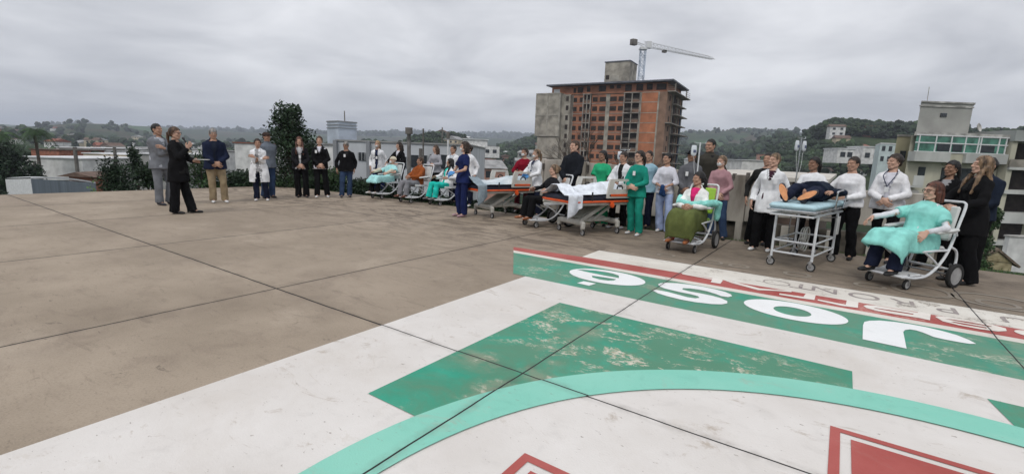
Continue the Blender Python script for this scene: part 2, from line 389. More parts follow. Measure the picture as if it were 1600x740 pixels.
    if coat:
        col, t0, opn, kind = coat
        m = MB(); torso(m, .027, t0 if not sit else max(t0, -.09), .487, .09); sleeves(m, .014, 'long' if kind != 'gown' else 'short')
        # collar
        if kind in ('jacket', 'coat', 'lab_coat'):
            c = tor(.487, 0, .012); m.loft([(c - sp * .03, X, spn, .10 * fat, .082), (c + sp * .012, X, spn, .076, .07), (c + sp * (.045 if kind == 'jacket' else .02), X, spn, .07, .068)], 20)
        def post_coat(me, opn=opn):
            wrinkle(me, .012, (9, 9, 4), seed)
            def wid(t):
                if opn == 'open': return .048 if t > .36 else (.045 if t > 0 else .03 + (-t) * .10)
                if opn == 'vee': return max(0, (t - .26)) * .30
                if opn == 'part': return .018 + max(0, (t - .2)) * .22 + max(0, -t) * .06
                return 0
            if opn:
                for v in me.vertices:
                    q = v.co - P0; t = q.dot(sp)
                    if q.dot(spn) > -.03: continue
                    wd = wid(t); dx = abs(q.x + .004) - wd
                    if wd > .006 and abs(dx) < .0085: v.co.x = math.copysign(wd, q.x + .004) - .004
            def test(c):
                q = c - P0; t = q.dot(sp); x = q.x; y = q.dot(spn)
                if kind != 'gown' and t > .45 and math.hypot(x, y) < .055 + .0: return True
                if y > -.03: return False
                return abs(x + .004) < wid(t) and (t < .56)
            if opn: del_faces(me, test)
        remesh(m, {'gown': 'gown'}.get(kind, kind), cloth(col[0], col[1], **(col[2] if len(col) > 2 else {})), root, .0135, 2, post_coat)
    # ---- trousers
    if pants:
        col, cut = pants; m = MB(); rk, rh = {'slim': (.064, .050), 'straight': (.078, .078), 'wide': (.082, .092), 'baggy': (.092, .088)}[cut]
        m.loft([(tor(t, 0, .003), X, spn, rx * fat + .010, ry * fat + .010) for t, rx, ry in ((-.09, .12, .105), (-.05, .165, .12), (.03, .168, .12), (.10, .15, .11))], 22)
        for i in (0, 1):
            h_, kn, an = legs[i]; m.cap(h_, kn, .096 * fat, rk * (1 if sit else 1))
            dn_ = (an - kn).normalized(); m.cap(kn, an + dn_ * (.03 if cut != 'wide' else .055), rk * .97, rh, e1=False)
        c = PANT.get(col, None) or col
        remesh(m, 'trousers', cloth(c[0], c[1], **(c[2] if len(c) > 2 else {})), root, vx, 2, lambda me: wrinkle(me, .010, (9, 9, 6), seed + 3))
    for i in (0, 1):
        an = legs[i][2]; m = MB(); f = V((1, -1)[i] * .12, -1, 0).normalized() if not lie else V(0, -1, 0); g0 = an.z - .085
        if lie: break
        m.cap(an + V(0, .012, -.05), an + f * .13 + V(0, 0, -.058), .036, .040, flat=.75); m.cap(an + V(0, .02, -.0), an + V(0, .015, -.04), .038, .040); m.cap(an + f * .13 + V(0, 0, -.056), an + f * .17 + V(0, 0, -.06), .042, .03, flat=.7)
        sole = shoes in ('white', 'tan', 'pink', 'sneaker')
        def post_shoe(me, g0=g0, sole=sole):
            co, fs, ms = arrays(me); co[:, 2] = np.maximum(co[:, 2], g0 + .002); me.vertices.foreach_set('co', co.ravel())
            if sole: me.polygons.foreach_set('material_index', [1 if co[list(q)].mean(0)[2] < g0 + .028 else 0 for q in fs])
        SHC = {'white': (.62, .62, .62), 'black': (.012, .012, .013), 'tan': (.28, .095, .035), 'pink': (.35, .22, .25), 'sneaker': (.03, .03, .035), 'brown': (.12, .045, .03), 'grey': (.12, .12, .13), 'dark': (.03, .03, .04)}
        remesh(m, 'shoe', [mat('shoe_' + shoes, SHC[shoes], .55, .15), mat('sole_white', (.68, .67, .65), .6, .1)], root, .0085, 2, post_shoe)
    # ---- hair
    if hair:
        st, hc = hair; m = MB(); hm2 = lambda x, y, z: HM @ V(x, y, z); R3 = HM.to_3x3()
        g = .008 if st in ('short', 'bald', 'crop', 'cap') else .013
        m.ell(hm2(0, .014, .024), (.073 + g, .096 + g, .098 + g), R3)
        if st not in ('bald', 'crop', 'short', 'cap'): m.ell(hm2(0, .03, -.02), (.068 + g, .07 + g, .07), R3)
        else: m.ell(hm2(0, .045, -.03), (.058, .05, .05), R3)
        if st == 'long':
            for x, y in ((-.07, .04), (.07, .04), (-.035, .085), (.035, .085), (0, .095)):
                e_ = HM @ V(x, y, -.02); q = tor(.38, x * 1.5, .11 + (0 if abs(x) > .05 else .02)); q2 = tor(.25, x * 1.5, .125)
                m.cap(e_, q, .031, .031); m.cap(q, q2, .031, .018)
        if st == 'longfront':
            for x, y in ((-.07, .03), (.07, .03), (-.035, .085), (.035, .085)):
                m.cap(HM @ V(x, y, -.02), tor(.40, x * 1.1, .08), .030, .030)
            for sx in (-1, 1):
                m.cap(HM @ V(sx * .072, -.005, -.03), tor(.43, sx * .085, -.095), .024, .027); m.cap(tor(.43, sx * .085, -.095), tor(.27, sx * .085, -.14), .027, .016)
        if st == 'bob':
            for x, y in ((-.068, .02), (.068, .02), (-.045, .07), (.045, .07), (0, .085)): m.cap(HM @ V(x, y, -.02), HM @ V(x * 1.12, y, -.115), .034, .030)
        if st in ('pony', 'capbun'):
            m.cap(HM @ V(0, .10, .03), HM @ V(0, .135, -.01), .022, .028); m.cap(HM @ V(0, .135, -.01), HM @ V(0, .14, -.10), .030, .028); m.cap(HM @ V(0, .14, -.10), HM @ V(0, .12, -.22), .028, .012)
        if st == 'bun': m.ell(HM @ V(0, .115, .03), (.042, .036, .042), R3)
        if st == 'full':   # wavy shoulder-length
            for x, y in ((-.078, .02), (.078, .02), (-.05, .085), (.05, .085), (0, .10)): m.cap(HM @ V(x, y, .0), HM @ V(x * 1.25, y * 1.05, -.16), .042, .036)
        def post_hair(me, st=st):
            wrinkle(me, .005 if st not in ('long', 'full', 'longfront') else .008, (45, 45, 14), seed)
            def test(c):
                q = HI @ c
                if q.z > .078 + (0 if st != 'bald' else -9): 
                    return False
                if st == 'bald': return not (q.y > .0 and q.z < .045 and q.z > -.07)
                side = .028 if st in ('short', 'crop', 'cap') else -.005
                zc = -.07 if st in ('short', 'cap', 'pony', 'bun', 'crop') else -9
                if q.y < -.035 and q.z < .055 + .028 * (1 - min(1, abs(q.x) / .07)) and q.z > -.3 and abs(q.x) < .085 and st != 'longfront': return True
                if st == 'longfront' and q.y < -.045 and abs(q.x) < .055 and q.z < .07 and q.z > -.12: return True
                if q.y < side and q.z < .012 and q.z > -.09 and st in ('short', 'crop', 'cap', 'bun', 'pony'): return True
                if q.z < zc and q.y < .09: return True
                return False
            del_faces(me, test)
        remesh(m, 'hair', hairmat(hc), root, .009, 1, post_hair)
    hx = lambda x, y, z: HM @ V(x, y, z)
    if cap:
        m = MB(); R3 = HM.to_3x3(); m.ell(hx(0, .012, .045), (.092, .110, .085), R3); m.loft([(hx(0, -.10, .045), HM.to_3x3() @ V(1, 0, 0), HM.to_3x3() @ V(0, 1, -.15), .072, .085), (hx(0, -.10, .052), HM.to_3x3() @ V(1, 0, 0), HM.to_3x3() @ V(0, 1, -.15), .070, .083)], 20)
        remesh(m, 'cap', cloth(cap[0], cap[1]), root, .007, 1, lambda me: del_faces(me, lambda c: (HI @ c).z < .036))
    if mask:
        m = MB(); R3 = HM.to_3x3(); m.ell(hx(0, -.062, -.045), (.052, .040, .046), R3)
        for sx in (-1, 1):
            m.tube([hx(sx * .045, -.062, -.025), hx(sx * .078, .0, .005), hx(sx * .08, .02, .01)], .0025, 6, k=3); m.tube([hx(sx * .045, -.06, -.065), hx(sx * .074, .0, -.02)], .0025, 6)
        m.obj('face_mask', cloth('mask', (.66, .68, .68), bump=.3), root)
    if glasses:
        m = MB()
        for sx in (-1, 1):
            m.tube([hx(sx * (.033 + .024 * math.cos(a)), -.094 + .006 * abs(math.cos(a)), .008 + .018 * math.sin(a)) for a in [i * math.pi / 6 for i in range(12)]], .0028, 6, closed=True)
            m.tube([hx(sx * .057, -.09, .012), hx(sx * .078, -.02, .012), hx(sx * .08, .015, .005)], .0024, 6)
        m.tube([hx(-.009, -.096, .012), hx(.009, -.096, .012)], .0025, 6)
        m.obj('glasses', mat('frame_black', (.015, .012, .012), .35, 0), root)
    yf = -(.12 * fat + (.055 if coat else .04))
    if lanyard:
        m = MB(); d_ = [tor(.50, -.06, -.02), tor(.42, -.075, yf + .005), tor(.30, -.02, yf - .028), tor(.25, 0, yf - .032), tor(.30, .02, yf - .028), tor(.42, .075, yf + .005), tor(.50, .06, -.02)]
        m.tube(d_, .006, 6, k=3); m.obj('lanyard', cloth(lanyard[0], lanyard[1]), root)
        m = MB(); m.box(tor(.21, 0, yf - .034), (.055, .006, .082), b=.003); m.obj('badge', mat('badge_white', (.72, .73, .74), .4, .05), root)
    if badge:
        bx, bt = badge; m = MB(); m.box(tor(bt, bx, yf - .012), (.055, .007, .085), b=.003, rot=Matrix.Rotation(R(bx * 120), 3, 'Z')); m.obj('badge', mat('badge_white', (.72, .73, .74), .4, .05), root)
    if steth:
        m = MB(); m.tube([tor(.50, .07, .04), tor(.45, .10, yf + .03), tor(.36, .085, yf - .025), tor(.26, .05, yf - .036), tor(.22, .03, yf - .04)], .006, 6, k=4); m.tube([tor(.50, -.07, .04), tor(.45, -.095, yf + .03), tor(.36, -.05, yf - .028)], .006, 6, k=4); m.lathe([(0, -.006), (.022, -.006), (.022, .006), (0, .006)], tor(.21, .03, yf - .04), (0, 1, 0), 12)
        m.obj('stethoscope', mat('rubber_navy', (.02, .03, .06), .4, .05), root)
    root['_hm'] = 1; del root['_hm']
    root_info = dict(o=root, HM=HM, Wr=Wr, tor=tor, yf=yf, hands=HD, s=s)
    return root_info
PANT = {'black': ('black', (.007, .007, .008)), 'navy': ('navy', (.012, .016, .035)), 'jeans': ('jeans', (.035, .06, .12)), 'grey': ('greyp', (.22, .22, .24)), 'khaki': ('khaki', (.30, .235, .15)), 'greyblue': ('greyblue', (.15, .17, .21)), 'green': ('scrub_green', (.018, .30, .23)), 'teal': ('scrub_teal', (.02, .52, .44)), 'maroon': ('maroon', (.09, .012, .02)), 'skyblue': ('skyblue', (.36, .44, .66)), 'scrubnavy': ('scrubnavy', (.014, .022, .085))}
# ================================================================== GROUND
JU = [-14.2, -11.1, -7.93, -4.67, -1.604, 1.30, 4.3, 7.4, 10.5]; JV = [-6.3, -1.9, 2.511, 6.905]
def joint_nodes(t, pos):
    """distance to the nearest expansion joint of the slab grid"""
    N = t.nodes.new; L = t.links.new
    sp = N('ShaderNodeSeparateXYZ'); L(pos, sp.inputs[0]); cur = None
    nz = N('ShaderNodeTexNoise'); nz.inputs['Scale'].default_value = 2.2; nz.inputs['Detail'].default_value = 6; L(pos, nz.inputs['Vector'])
    def m(op, a, b=None, c=None):
        n = N('ShaderNodeMath'); n.operation = op
        for i, v in enumerate((a, b, c)):
            if v is None: continue
            if isinstance(v, (int, float)): n.inputs[i].default_value = v
            else: L(v, n.inputs[i])
        return n.outputs[0]
    off = m('MULTIPLY_ADD', nz.outputs[0], .02, -.01)
    for ax, lst in ((0, JU), (1, JV)):
        for c in lst:
            d = m('ABSOLUTE', m('ADD', m('SUBTRACT', sp.outputs[ax], c), off))
            cur = d if cur is None else m('MINIMUM', cur, d)
    return cur, m
def slab_mat(name, build, joint=.0105):
    mt = bpy.data.materials.new(name); mt.use_nodes = True; t = mt.node_tree; b = t.nodes['Principled BSDF']; N = t.nodes.new; L = t.links.new
    c = N('ShaderNodeTexCoord'); pos = c.outputs['Object']
    d, m = joint_nodes(t, pos)
    def noise_(scale, det=6, rough=.6, st=(1, 1, 1), dist=0, ofs=0):
        mp = N('ShaderNodeMapping'); mp.inputs['Scale'].default_value = st; mp.inputs['Location'].default_value = (ofs, ofs * .7, 0); L(pos, mp.inputs[0])
        n = N('ShaderNodeTexNoise'); n.inputs['Scale'].default_value = scale; n.inputs['Detail'].default_value = det; n.inputs['Roughness'].default_value = rough; n.inputs['Distortion'].default_value = dist
        L(mp.outputs[0], n.inputs['Vector']); return n.outputs[0]
    def ramp(v, a, b_, inv=False):
        r = N('ShaderNodeMapRange'); r.inputs[1].default_value = a; r.inputs[2].default_value = b_
        r.inputs[3].default_value = 1 if inv else 0; r.inputs[4].default_value = 0 if inv else 1; L(v, r.inputs[0]); return r.outputs[0]
    def mix(f, a, b_):
        x = N('ShaderNodeMixRGB')
        for i, v in enumerate((f, a, b_)):
            if isinstance(v, tuple): x.inputs[i].default_value = (*v, 1)
            elif isinstance(v, (int, float)): x.inputs[i].default_value = v
            else: L(v, x.inputs[i])
        return x.outputs[0]
    sp = N('ShaderNodeSeparateXYZ'); L(pos, sp.inputs[0])
    col, alpha, rough = build(noise_, ramp, mix, m, d, sp)
    j = ramp(d, joint * .7, joint, True); dirt = m('MULTIPLY', ramp(d, .01, .06, True), ramp(noise_(6), .4, .7))
    col = mix(m('MULTIPLY', dirt, .45), col, (.10, .08, .065)); col = mix(j, col, (.012, .011, .010))
    L(col, b.inputs['Base Color']); b.inputs['Roughness'].default_value = rough; b.inputs['Specular IOR Level'].default_value = .35
    if alpha is not None: L(alpha, b.inputs['Alpha'])
    bp = N('ShaderNodeBump'); bp.inputs['Strength'].default_value = .35; bp.inputs['Distance'].default_value = .01
    h = m('SUBTRACT', m('MULTIPLY', noise_(90, 4), .5), m('MULTIPLY', j, 1.5)); L(h, bp.inputs['Height']); L(bp.outputs[0], b.inputs['Normal'])
    return mt
def mt_wn(v):
    t = v.node.id_data; n = t.nodes.new('ShaderNodeTexWhiteNoise'); n.noise_dimensions = '1D'; t.links.new(v, n.inputs['W']); return n.outputs[0]
def b_conc(noise_, ramp, mix, m, d, sp):
    c = mix(ramp(noise_(.55, 8, .6), .35, .65), (.262, .212, .158), (.385, .317, .245))
    ci = m('ADD', 0., 0.)
    for q, lst in ((0, JU), (1, JV)):
        for k_, c_ in enumerate(lst): ci = m('ADD', ci, m('MULTIPLY', m('GREATER_THAN', sp.outputs[q], c_), 1.37 + q * 7.9))
    wn = mt_wn(ci); c = mix(m('MULTIPLY', wn, .30), c, (.19, .15, .115))
    c = mix(m('MULTIPLY', ramp(noise_(2.4, 8, .7, (1, 1.6, 1), .6), .52, .72), .55), c, (.20, .155, .12))
    c = mix(m('MULTIPLY', ramp(noise_(1.1, 9, .75, (1, 2.4, 1), 1.2, 4.), .48, .58), m('MULTIPLY', ramp(sp.outputs[1], 4.0, 8.0), .85)), c, (.105, .080, .060))
    c = mix(m('MULTIPLY', ramp(noise_(1.8, 9, .8, (.7, 3.2, 1), .8, 9.), .56, .66), .45), c, (.14, .108, .084))
    c = mix(m('MULTIPLY', ramp(noise_(.9, 7, .7, (1, 1, 1), .5, 21.), .56, .7), .5), c, (.40, .335, .265))
    # dirtier strip along the far kerb on the right
    k = m('MULTIPLY', ramp(sp.outputs[0], -4.5, -2.), ramp(sp.outputs[1], 6.8, 7.2))
    c = mix(m('MULTIPLY', k, .62), c, mix(ramp(noise_(3, 8, .7), .4, .6), (.12, .098, .075), (.19, .155, .12)))
    c = mix(m('MULTIPLY', ramp(noise_(14, 6, .7), .62, .7), .5), c, (.12, .09, .07))
    c = mix(m('MULTIPLY', ramp(noise_(70, 4, .6), .5, .75), .4), c, (.14, .11, .085)); c = mix(m('MULTIPLY', ramp(noise_(120, 3, .6, (1, 1, 1), 0, 3.), .58, .7), .35), c, (.52, .46, .38))
    c = mix(m('MULTIPLY', ramp(noise_(7, 8, .75, (.6, 1.5, 1), 1.2, 71.), .60, .68), .6), c, (.115, .09, .07)); c = mix(m('MULTIPLY', m('MULTIPLY', ramp(d, .05, .6, True), ramp(noise_(1.5, 6, .6, (1, 1, 1), 0, 91.), .45, .6)), .35), c, (.16, .125, .095))
    return c, None, .85
CONC = slab_mat('slab_concrete', b_conc)
def paint(name, base, base2, worn, worn_amt, under=(.42, .37, .29), spots=.3, local=None, olive=None):
    def f(noise_, ramp, mix, m, d, sp):
        c = mix(ramp(noise_(1.3, 7, .6), .35, .65), base, base2)
        c = mix(m('MULTIPLY', ramp(noise_(5, 6, .7, (1, 1, 1), .4, 3.), .55, .75), .35), c, tuple(x * .72 for x in base))
        big = ramp(noise_(1.1, 6, .65, (1, 1, 1), .5, 7.), .57, .68); fine = m('MULTIPLY', ramp(noise_(34, 8, .68, (.75, 1.2, 1), .2, 1.), .475, .50), ramp(noise_(3.4, 7, .75, (.8, 1.25, 1), .5, 5.), .525, .565)); jw = m('MULTIPLY', ramp(d, .03, .20, True), ramp(noise_(2.6, 5, .6, (1, 1, 1), 0, 41.), .50, .60))
        if local: big = m('MAXIMUM', big, local(m, ramp, sp))
        if olive: c = mix(m('MULTIPLY', ramp(noise_(1.7, 7, .7, (1, 1, 1), .5, 17.), .36, .54), .8), c, olive)
        if olive: c = mix(m('MULTIPLY', jw, .6), c, (.27, .28, .20))
        wv = m('MULTIPLY', m('MAXIMUM', m('MULTIPLY', big, fine), m('MULTIPLY', m('MULTIPLY', jw, fine), .8)), worn_amt)
        c = mix(wv, c, mix(ramp(noise_(20), .4, .6), worn, under))
        c = mix(m('MULTIPLY', ramp(noise_(26, 6, .7, (.7, 1.4, 1), 0, 13.), .645, .68), spots), c, (.20, .16, .13))
        c = mix(m('MULTIPLY', ramp(noise_(.8, 8, .7, (1, 1, 1), .6, 57.), .52, .72), .30), c, tuple(x * y for x, y in zip(base, (.80, .74, .66))))
        c = mix(m('MULTIPLY', ramp(noise_(3.2, 9, .75, (.8, 1.5, 1), 1.0, 33.), .585, .68), spots), c, (.40, .34, .28))
        return c, None, .6
    return slab_mat(name, f, .0068)
def bump_at(u0, v0, ru, rv):
    def f(m, ramp, sp):
        a = m('POWER', m('DIVIDE', m('SUBTRACT', sp.outputs[0], u0), ru), 2.); b = m('POWER', m('DIVIDE', m('SUBTRACT', sp.outputs[1], v0), rv), 2.)
        return ramp(m('ADD', a, b), .2, 1.1, True)
    return f
P_WHITE = paint('paint_white', (.61, .575, .54), (.69, .66, .63), (.55, .49, .42), .35, spots=.75)
P_GREEN = paint('paint_green', (.018, .25, .155), (.035, .36, .245), (.62, .58, .48), 1.0, (.30, .31, .21), spots=.2, local=bump_at(-1.2, 3.45, 1.5, .8), olive=(.095, .225, .14))
P_BAND = paint('paint_band_green', (.025, .25, .165), (.045, .33, .225), (.55, .52, .42), .85, (.20, .30, .21), spots=.2, local=lambda m, ramp, sp: m('MAXIMUM', bump_at(-3.0, 5.2, .6, .6)(m, ramp, sp), bump_at(1.2, 5.0, 1.0, .5)(m, ramp, sp)), olive=(.12, .24, .16))
P_AQUA = paint('paint_light_green', (.20, .54, .43), (.25, .58, .47), (.50, .55, .46), .2, spots=.35)
P_RED = paint('paint_red', (.34, .06, .05), (.44, .115, .10), (.60, .42, .36), .6, (.50, .30, .25), spots=.25, local=bump_at(.5, 6.1, .7, .4))
P_STRIP = paint('paint_old_white', (.62, .58, .52), (.72, .69, .63), (.30, .25, .20), 1.0, (.16, .13, .11), spots=.6, local=bump_at(1.3, 6.6, 1.2, .4))
P_LETTER = paint('paint_letter_white', (.76, .77, .77), (.82, .83, .83), (.5, .5, .45), .15, spots=.12)
P_LRED = paint('paint_letter_old', (.70, .64, .58), (.78, .74, .69), (.48, .16, .13), .6, (.45, .2, .17), spots=.2)
P_FADED = paint('paint_faded_black', (.24, .20, .20), (.36, .32, .30), (.58, .54, .48), 1., (.50, .46, .40), spots=.2, local=lambda m, ramp, sp: 1.0)
P_GHOST = paint('paint_ghost_letter', (.22, .19, .155), (.27, .235, .19), (.15, .125, .10), 1., (.16, .13, .10), spots=.5)
def sheet(name, poly, z, m, parent, holes=()):
    bm = bmesh.new()
    def ring(P): return [bm.verts.new((x, y, z)) for x, y in P]
    es = []
    for P in [poly] + list(holes):
        r = ring(P); es += [bm.edges.new((r[i], r[(i + 1) % len(r)])) for i in range(len(r))]
    bmesh.ops.triangle_fill(bm, use_beauty=True, edges=es)
    for f in bm.faces:
        if f.normal.z < 0: f.normal_flip()
    me = bpy.data.meshes.new(name); bm.to_mesh(me); bm.free(); me.materials.append(m)
    o = bpy.data.objects.new(name, me); COL.objects.link(o); o.parent = parent; return o
slab = MB(); slab.box((-1.5, -4.0, -.15), (31.4, 27.5, .30)); slab_o = slab.obj('pavement', [CONC], None, 0)
slab_o.rotation_euler = (0, 0, YAW); tag(slab_o, 'brown weathered concrete roof slab with a painted landing pad', 'pavement', kind='structure')
# (v from -17.75 to 9.75, u from -17.2 to 14.2)
Z1, Z2, Z3, Z4 = .004, .008, .012, .016
sheet('white_pad', [(-3.02, 4.70), (-3.02, -2.6), (4.7, -2.6), (4.7, 4.70)], Z1, P_WHITE, slab_o)
sheet('green_band', [(-3.93, 5.76), (-3.2, 4.70), (4.7, 4.70), (4.7, 5.76)], Z1, P_BAND, slab_o)
sheet('white_line', [(-4.03, 5.90), (-3.93, 5.76), (4.7, 5.76), (4.7, 5.90)], Z1, P_STRIP, slab_o)
sheet('red_band', [(-4.18, 6.12), (-4.03, 5.90), (4.7, 5.90), (4.7, 6.31), (-2.9, 6.24)], Z1, P_RED, slab_o)
sheet('old_white_strip', [(-3.03, 6.243), (4.7, 6.315), (4.7, 6.89), (-3.05, 6.89)], Z1 - .0005, P_STRIP, slab_o)
cu, cv, r1, r2 = .80, 1.137, 2.634, 2.360
arc = lambda r, a0, a1, n=40: [(cu + r * math.cos(R(a0 + (a1 - a0) * i / n)), cv + r * math.sin(R(a0 + (a1 - a0) * i / n))) for i in range(n + 1)]
rm = 2.5
a0 = math.degrees(math.acos((.227 - cu) / rm)); a1 = 180 - math.degrees(math.asin(.563 / rm))
sheet('green_cross_corner', [(.227, 4.05), (-2.18, 4.05), (-2.18, 1.70)] + arc(rm, a1, a0), Z2, P_GREEN, slab_o)
b0 = math.degrees(math.acos((1.02 - cu) / rm)); b1 = math.degrees(math.asin(.5 / rm))
sheet('green_cross_corner', [(3.78, 1.6), (3.78, 4.13), (.945, 4.13)] + arc(rm, b0, b1), Z2, P_GREEN, slab_o)
sheet('green_cross_corner', [(-2.18, .57), (-2.18, -1.8), (.227, -1.8)] + arc(rm, 257, 193), Z2, P_GREEN, slab_o)
sheet('light_green_ring', arc(r1, 0, 359, 120)[:-1], Z3, P_AQUA, slab_o, [arc(r2, 0, 359, 120)[:-1]])
def frame_sheet(u0, v0, u1, v1, w_, name):
    sheet(name, [(u0, v0), (u1, v0), (u1, v1), (u0, v1)], Z2, P_RED, slab_o, [[(u0 + w_, v0 + w_), (u1 - w_, v0 + w_), (u1 - w_, v1 - w_), (u0 + w_, v1 - w_)]])
    sheet(name + '_centre', [(u0 + .095, v0 + .095), (u1 - .095, v0 + .095), (u1 - .095, v1 - .095), (u0 + .095, v1 - .095)], Z2, P_RED, slab_o)
frame_sheet(.116, -.6, 1.3, 3.08, .047, 'red_square')
frame_sheet(-1.116, -.6, -.2, 1.80, .047, 'red_square')
LET = {
'letter_j': [(0.308, 4.9), (0.322, 5.354), (0.335, 5.48), (0.377, 5.56), (0.46, 5.64), (0.574, 5.69), (0.70, 5.71), (0.806, 5.705), (0.92, 5.67), (1.01, 5.618), (1.075, 5.53), (1.108, 5.439), (1.06, 5.40), (0.997, 5.39), (0.90, 5.39), (0.826, 5.406), (0.795, 5.45), (0.762, 5.49), (0.72, 5.52), (0.676, 5.515), (0.635, 5.46), (0.617, 5.38), (0.600, 4.885)],
'accent': [(-2.393, 4.844), (-2.372, 4.976), (-2.214, 4.98), (-2.235, 4.835)],
'letter_s': [(-1.641, 5.462), (-1.635, 5.53), (-1.586, 5.60), (-1.48, 5.67), (-1.357, 5.71), (-1.2, 5.725), (-1.063, 5.713), (-0.94, 5.67), (-0.87, 5.61), (-0.843, 5.54), (-0.87, 5.47), (-0.94, 5.455), (-1.0, 5.50), (-1.105, 5.55), (-1.2, 5.56), (-1.29, 5.54), (-1.36, 5.495), (-1.351, 5.43), (-1.27, 5.405), (-1.15, 5.41), (-1.022, 5.40), (-0.92, 5.365), (-0.848, 5.30), (-0.83, 5.21), (-0.87, 5.13), (-0.953, 5.07), (-1.1, 5.02), (-1.25, 5.01), (-1.40, 5.035), (-1.52, 5.08), (-1.60, 5.15), (-1.58, 5.205), (-1.45, 5.21), (-1.314, 5.175), (-1.22, 5.15), (-1.14, 5.165), (-1.11, 5.22), (-1.14, 5.27), (-1.22, 5.295), (-1.35, 5.30), (-1.52, 5.33), (-1.60, 5.38)],
}
for k, P in LET.items(): sheet(k, P, Z2, P_LETTER, slab_o)
ellp = lambda u, v, a, b, n=40, p=1.: [(u + a * math.copysign(abs(math.cos(t)) ** p, math.cos(t)), v + b * math.copysign(abs(math.sin(t)) ** p, math.sin(t))) for t in [2 * math.pi * i / n for i in range(n)]]
sheet('letter_o', ellp(-.245, 5.40, .455, .325), Z2, P_LETTER, slab_o, [ellp(-.255, 5.375, .165, .155)])
sheet('letter_e', ellp(-2.26, 5.37, .485, .325), Z2, P_LETTER, slab_o, [[(-2.70, 5.44), (-2.63, 5.50), (-2.487, 5.565), (-2.34, 5.585), (-2.255, 5.575), (-2.16, 5.53), (-2.108, 5.41), (-2.3, 5.402), (-2.5, 5.412)], [(-2.415, 5.287), (-2.267, 5.315), (-2.113, 5.335), (-2.11, 5.26), (-2.16, 5.20), (-2.263, 5.18), (-2.37, 5.21)]])
OLD = [
 [(-1.575, 6.245), (-1.2, 6.215), (-1.195, 6.255), (-1.105, 6.255), (-1.073, 6.225), (-1.061, 6.02), (-1.173, 6.02), (-1.185, 6.163), (-1.56, 6.188)],
 [(-1.074, 6.262), (-0.98, 6.265), (-0.647, 6.13), (-0.335, 6.265), (-0.325, 6.21), (-0.478, 6.14), (-0.653, 6.03), (-0.96, 6.16)],
 [(-0.434, 6.05), (-0.2, 6.08), (-0.187, 6.268), (-0.092, 6.268), (-0.093, 6.02), (-0.231, 5.99), (-0.429, 5.983)],
 [(-0.065, 6.079), (0.19, 6.05), (0.2, 6.268), (0.304, 6.27), (0.294, 6.0), (0.152, 5.966), (-0.063, 6.023)],
 [(0.343, 6.134), (0.38, 6.20), (0.454, 6.246), (0.637, 6.242), (0.8, 6.236), (0.806, 6.27), (0.905, 6.272), (0.869, 6.0), (0.78, 6.02), (0.598, 6.0), (0.458, 6.01), (0.37, 6.06)],
 [(0.929, 6.19), (0.96, 6.24), (1.05, 6.27), (1.22, 6.27), (1.36, 6.255), (1.437, 6.20), (1.425, 6.10), (1.35, 6.02), (1.22, 5.99), (1.08, 6.0), (0.97, 6.05)],
 ellp(1.66, 6.13, .18, .13, 24), ellp(2.2, 6.13, .2, .13, 24), ellp(2.9, 6.13, .2, .13, 24)]
OLDH = {4: [[(0.43, 6.10), (0.45, 6.13), (0.60, 6.15), (0.757, 6.155), (0.754, 6.115), (0.6, 6.095)]], 5: [[(1.0, 6.16), (1.05, 6.195), (1.206, 6.205), (1.34, 6.185), (1.33, 6.16), (1.172, 6.15)], [(1.031, 6.08), (1.06, 6.11), (1.188, 6.11), (1.29, 6.10), (1.28, 6.06), (1.126, 6.05)]], 6: [ellp(1.66, 6.13, .08, .055, 20)], 7: [ellp(2.2, 6.13, .09, .055, 20)]}
for i, P in enumerate(OLD): sheet('old_letter', P, Z2, P_LRED, slab_o, OLDH.get(i, ()))
# faded black letters on the old white strip, faded rings on the bare concrete
def ringl(u, v, a, b, t, z, m): sheet('faded_letter', ellp(u, v, a, b, 28, .85), z, m, slab_o, [ellp(u, v, a - t, b - t * .9, 28, .85)])
ringl(-.52, 6.60, .15, .13, .018, Z1 + .002, P_FADED)
for u, P in () and ((-.25, [(0, 0), (.26, .02), (.26, .055), (.15, .045), (.15, .26), (.10, .26), (.10, .045), (0, .035)]), (.12, [(0, 0), (.05, 0), (.05, .10), (.2, .10), (.2, .26), (.15, .26), (.15, .15), (.05, .15), (.05, .26), (0, .26)]), (.48, [(0, 0), (.05, 0), (.05, .26), (0, .26)]), (.62, [(0, 0), (.22, 0), (.22, .26), (.17, .26), (.17, .05), (0, .05)]), (.95, [(0, .0), (.12, .26), (.24, .0), (.19, 0), (.12, .17), (.05, 0)]), (1.30, [(0, 0), (.05, 0), (.05, .26), (0, .26)]), (1.5, [(0, 0), (.22, 0), (.22, .05), (.05, .05), (.05, .26), (0, .26)])):
    sheet('faded_letter', [(u + x, 6.46 + y) for x, y in P], Z1 + .002, P_FADED, slab_o)
for ch, u, ang in (('O', .10, 0), ('T', -.26, 0), ('N', -.02, 0), ('O', .36, 0), ('R', .72, 0), ('P', 1.08, 0), ('U', 1.6, 0), ('M', 2.0, 0)):
    if ch == 'O' and u < .2: continue
    fc = bpy.data.curves.new('letter', 'FONT'); fc.body = ch; fc.size = .40; fc.align_x = 'CENTER'; fo = bpy.data.objects.new('faded_letter', fc); COL.objects.link(fo)
    bpy.context.view_layer.update(); me = bpy.data.meshes.new_from_object(fo.evaluated_get(bpy.context.evaluated_depsgraph_get())); bpy.data.objects.remove(fo); bpy.data.curves.remove(fc)
    me.transform(Matrix.Translation((u + .0, 6.74, Z1 + .002)) @ Matrix.Rotation(math.pi, 4, 'Z') @ Matrix.Diagonal((1.0, .95, 1, 1))); me.materials.clear(); me.materials.append(P_FADED)
    fo = bpy.data.objects.new('faded_letter', me); COL.objects.link(fo); fo.parent = slab_o
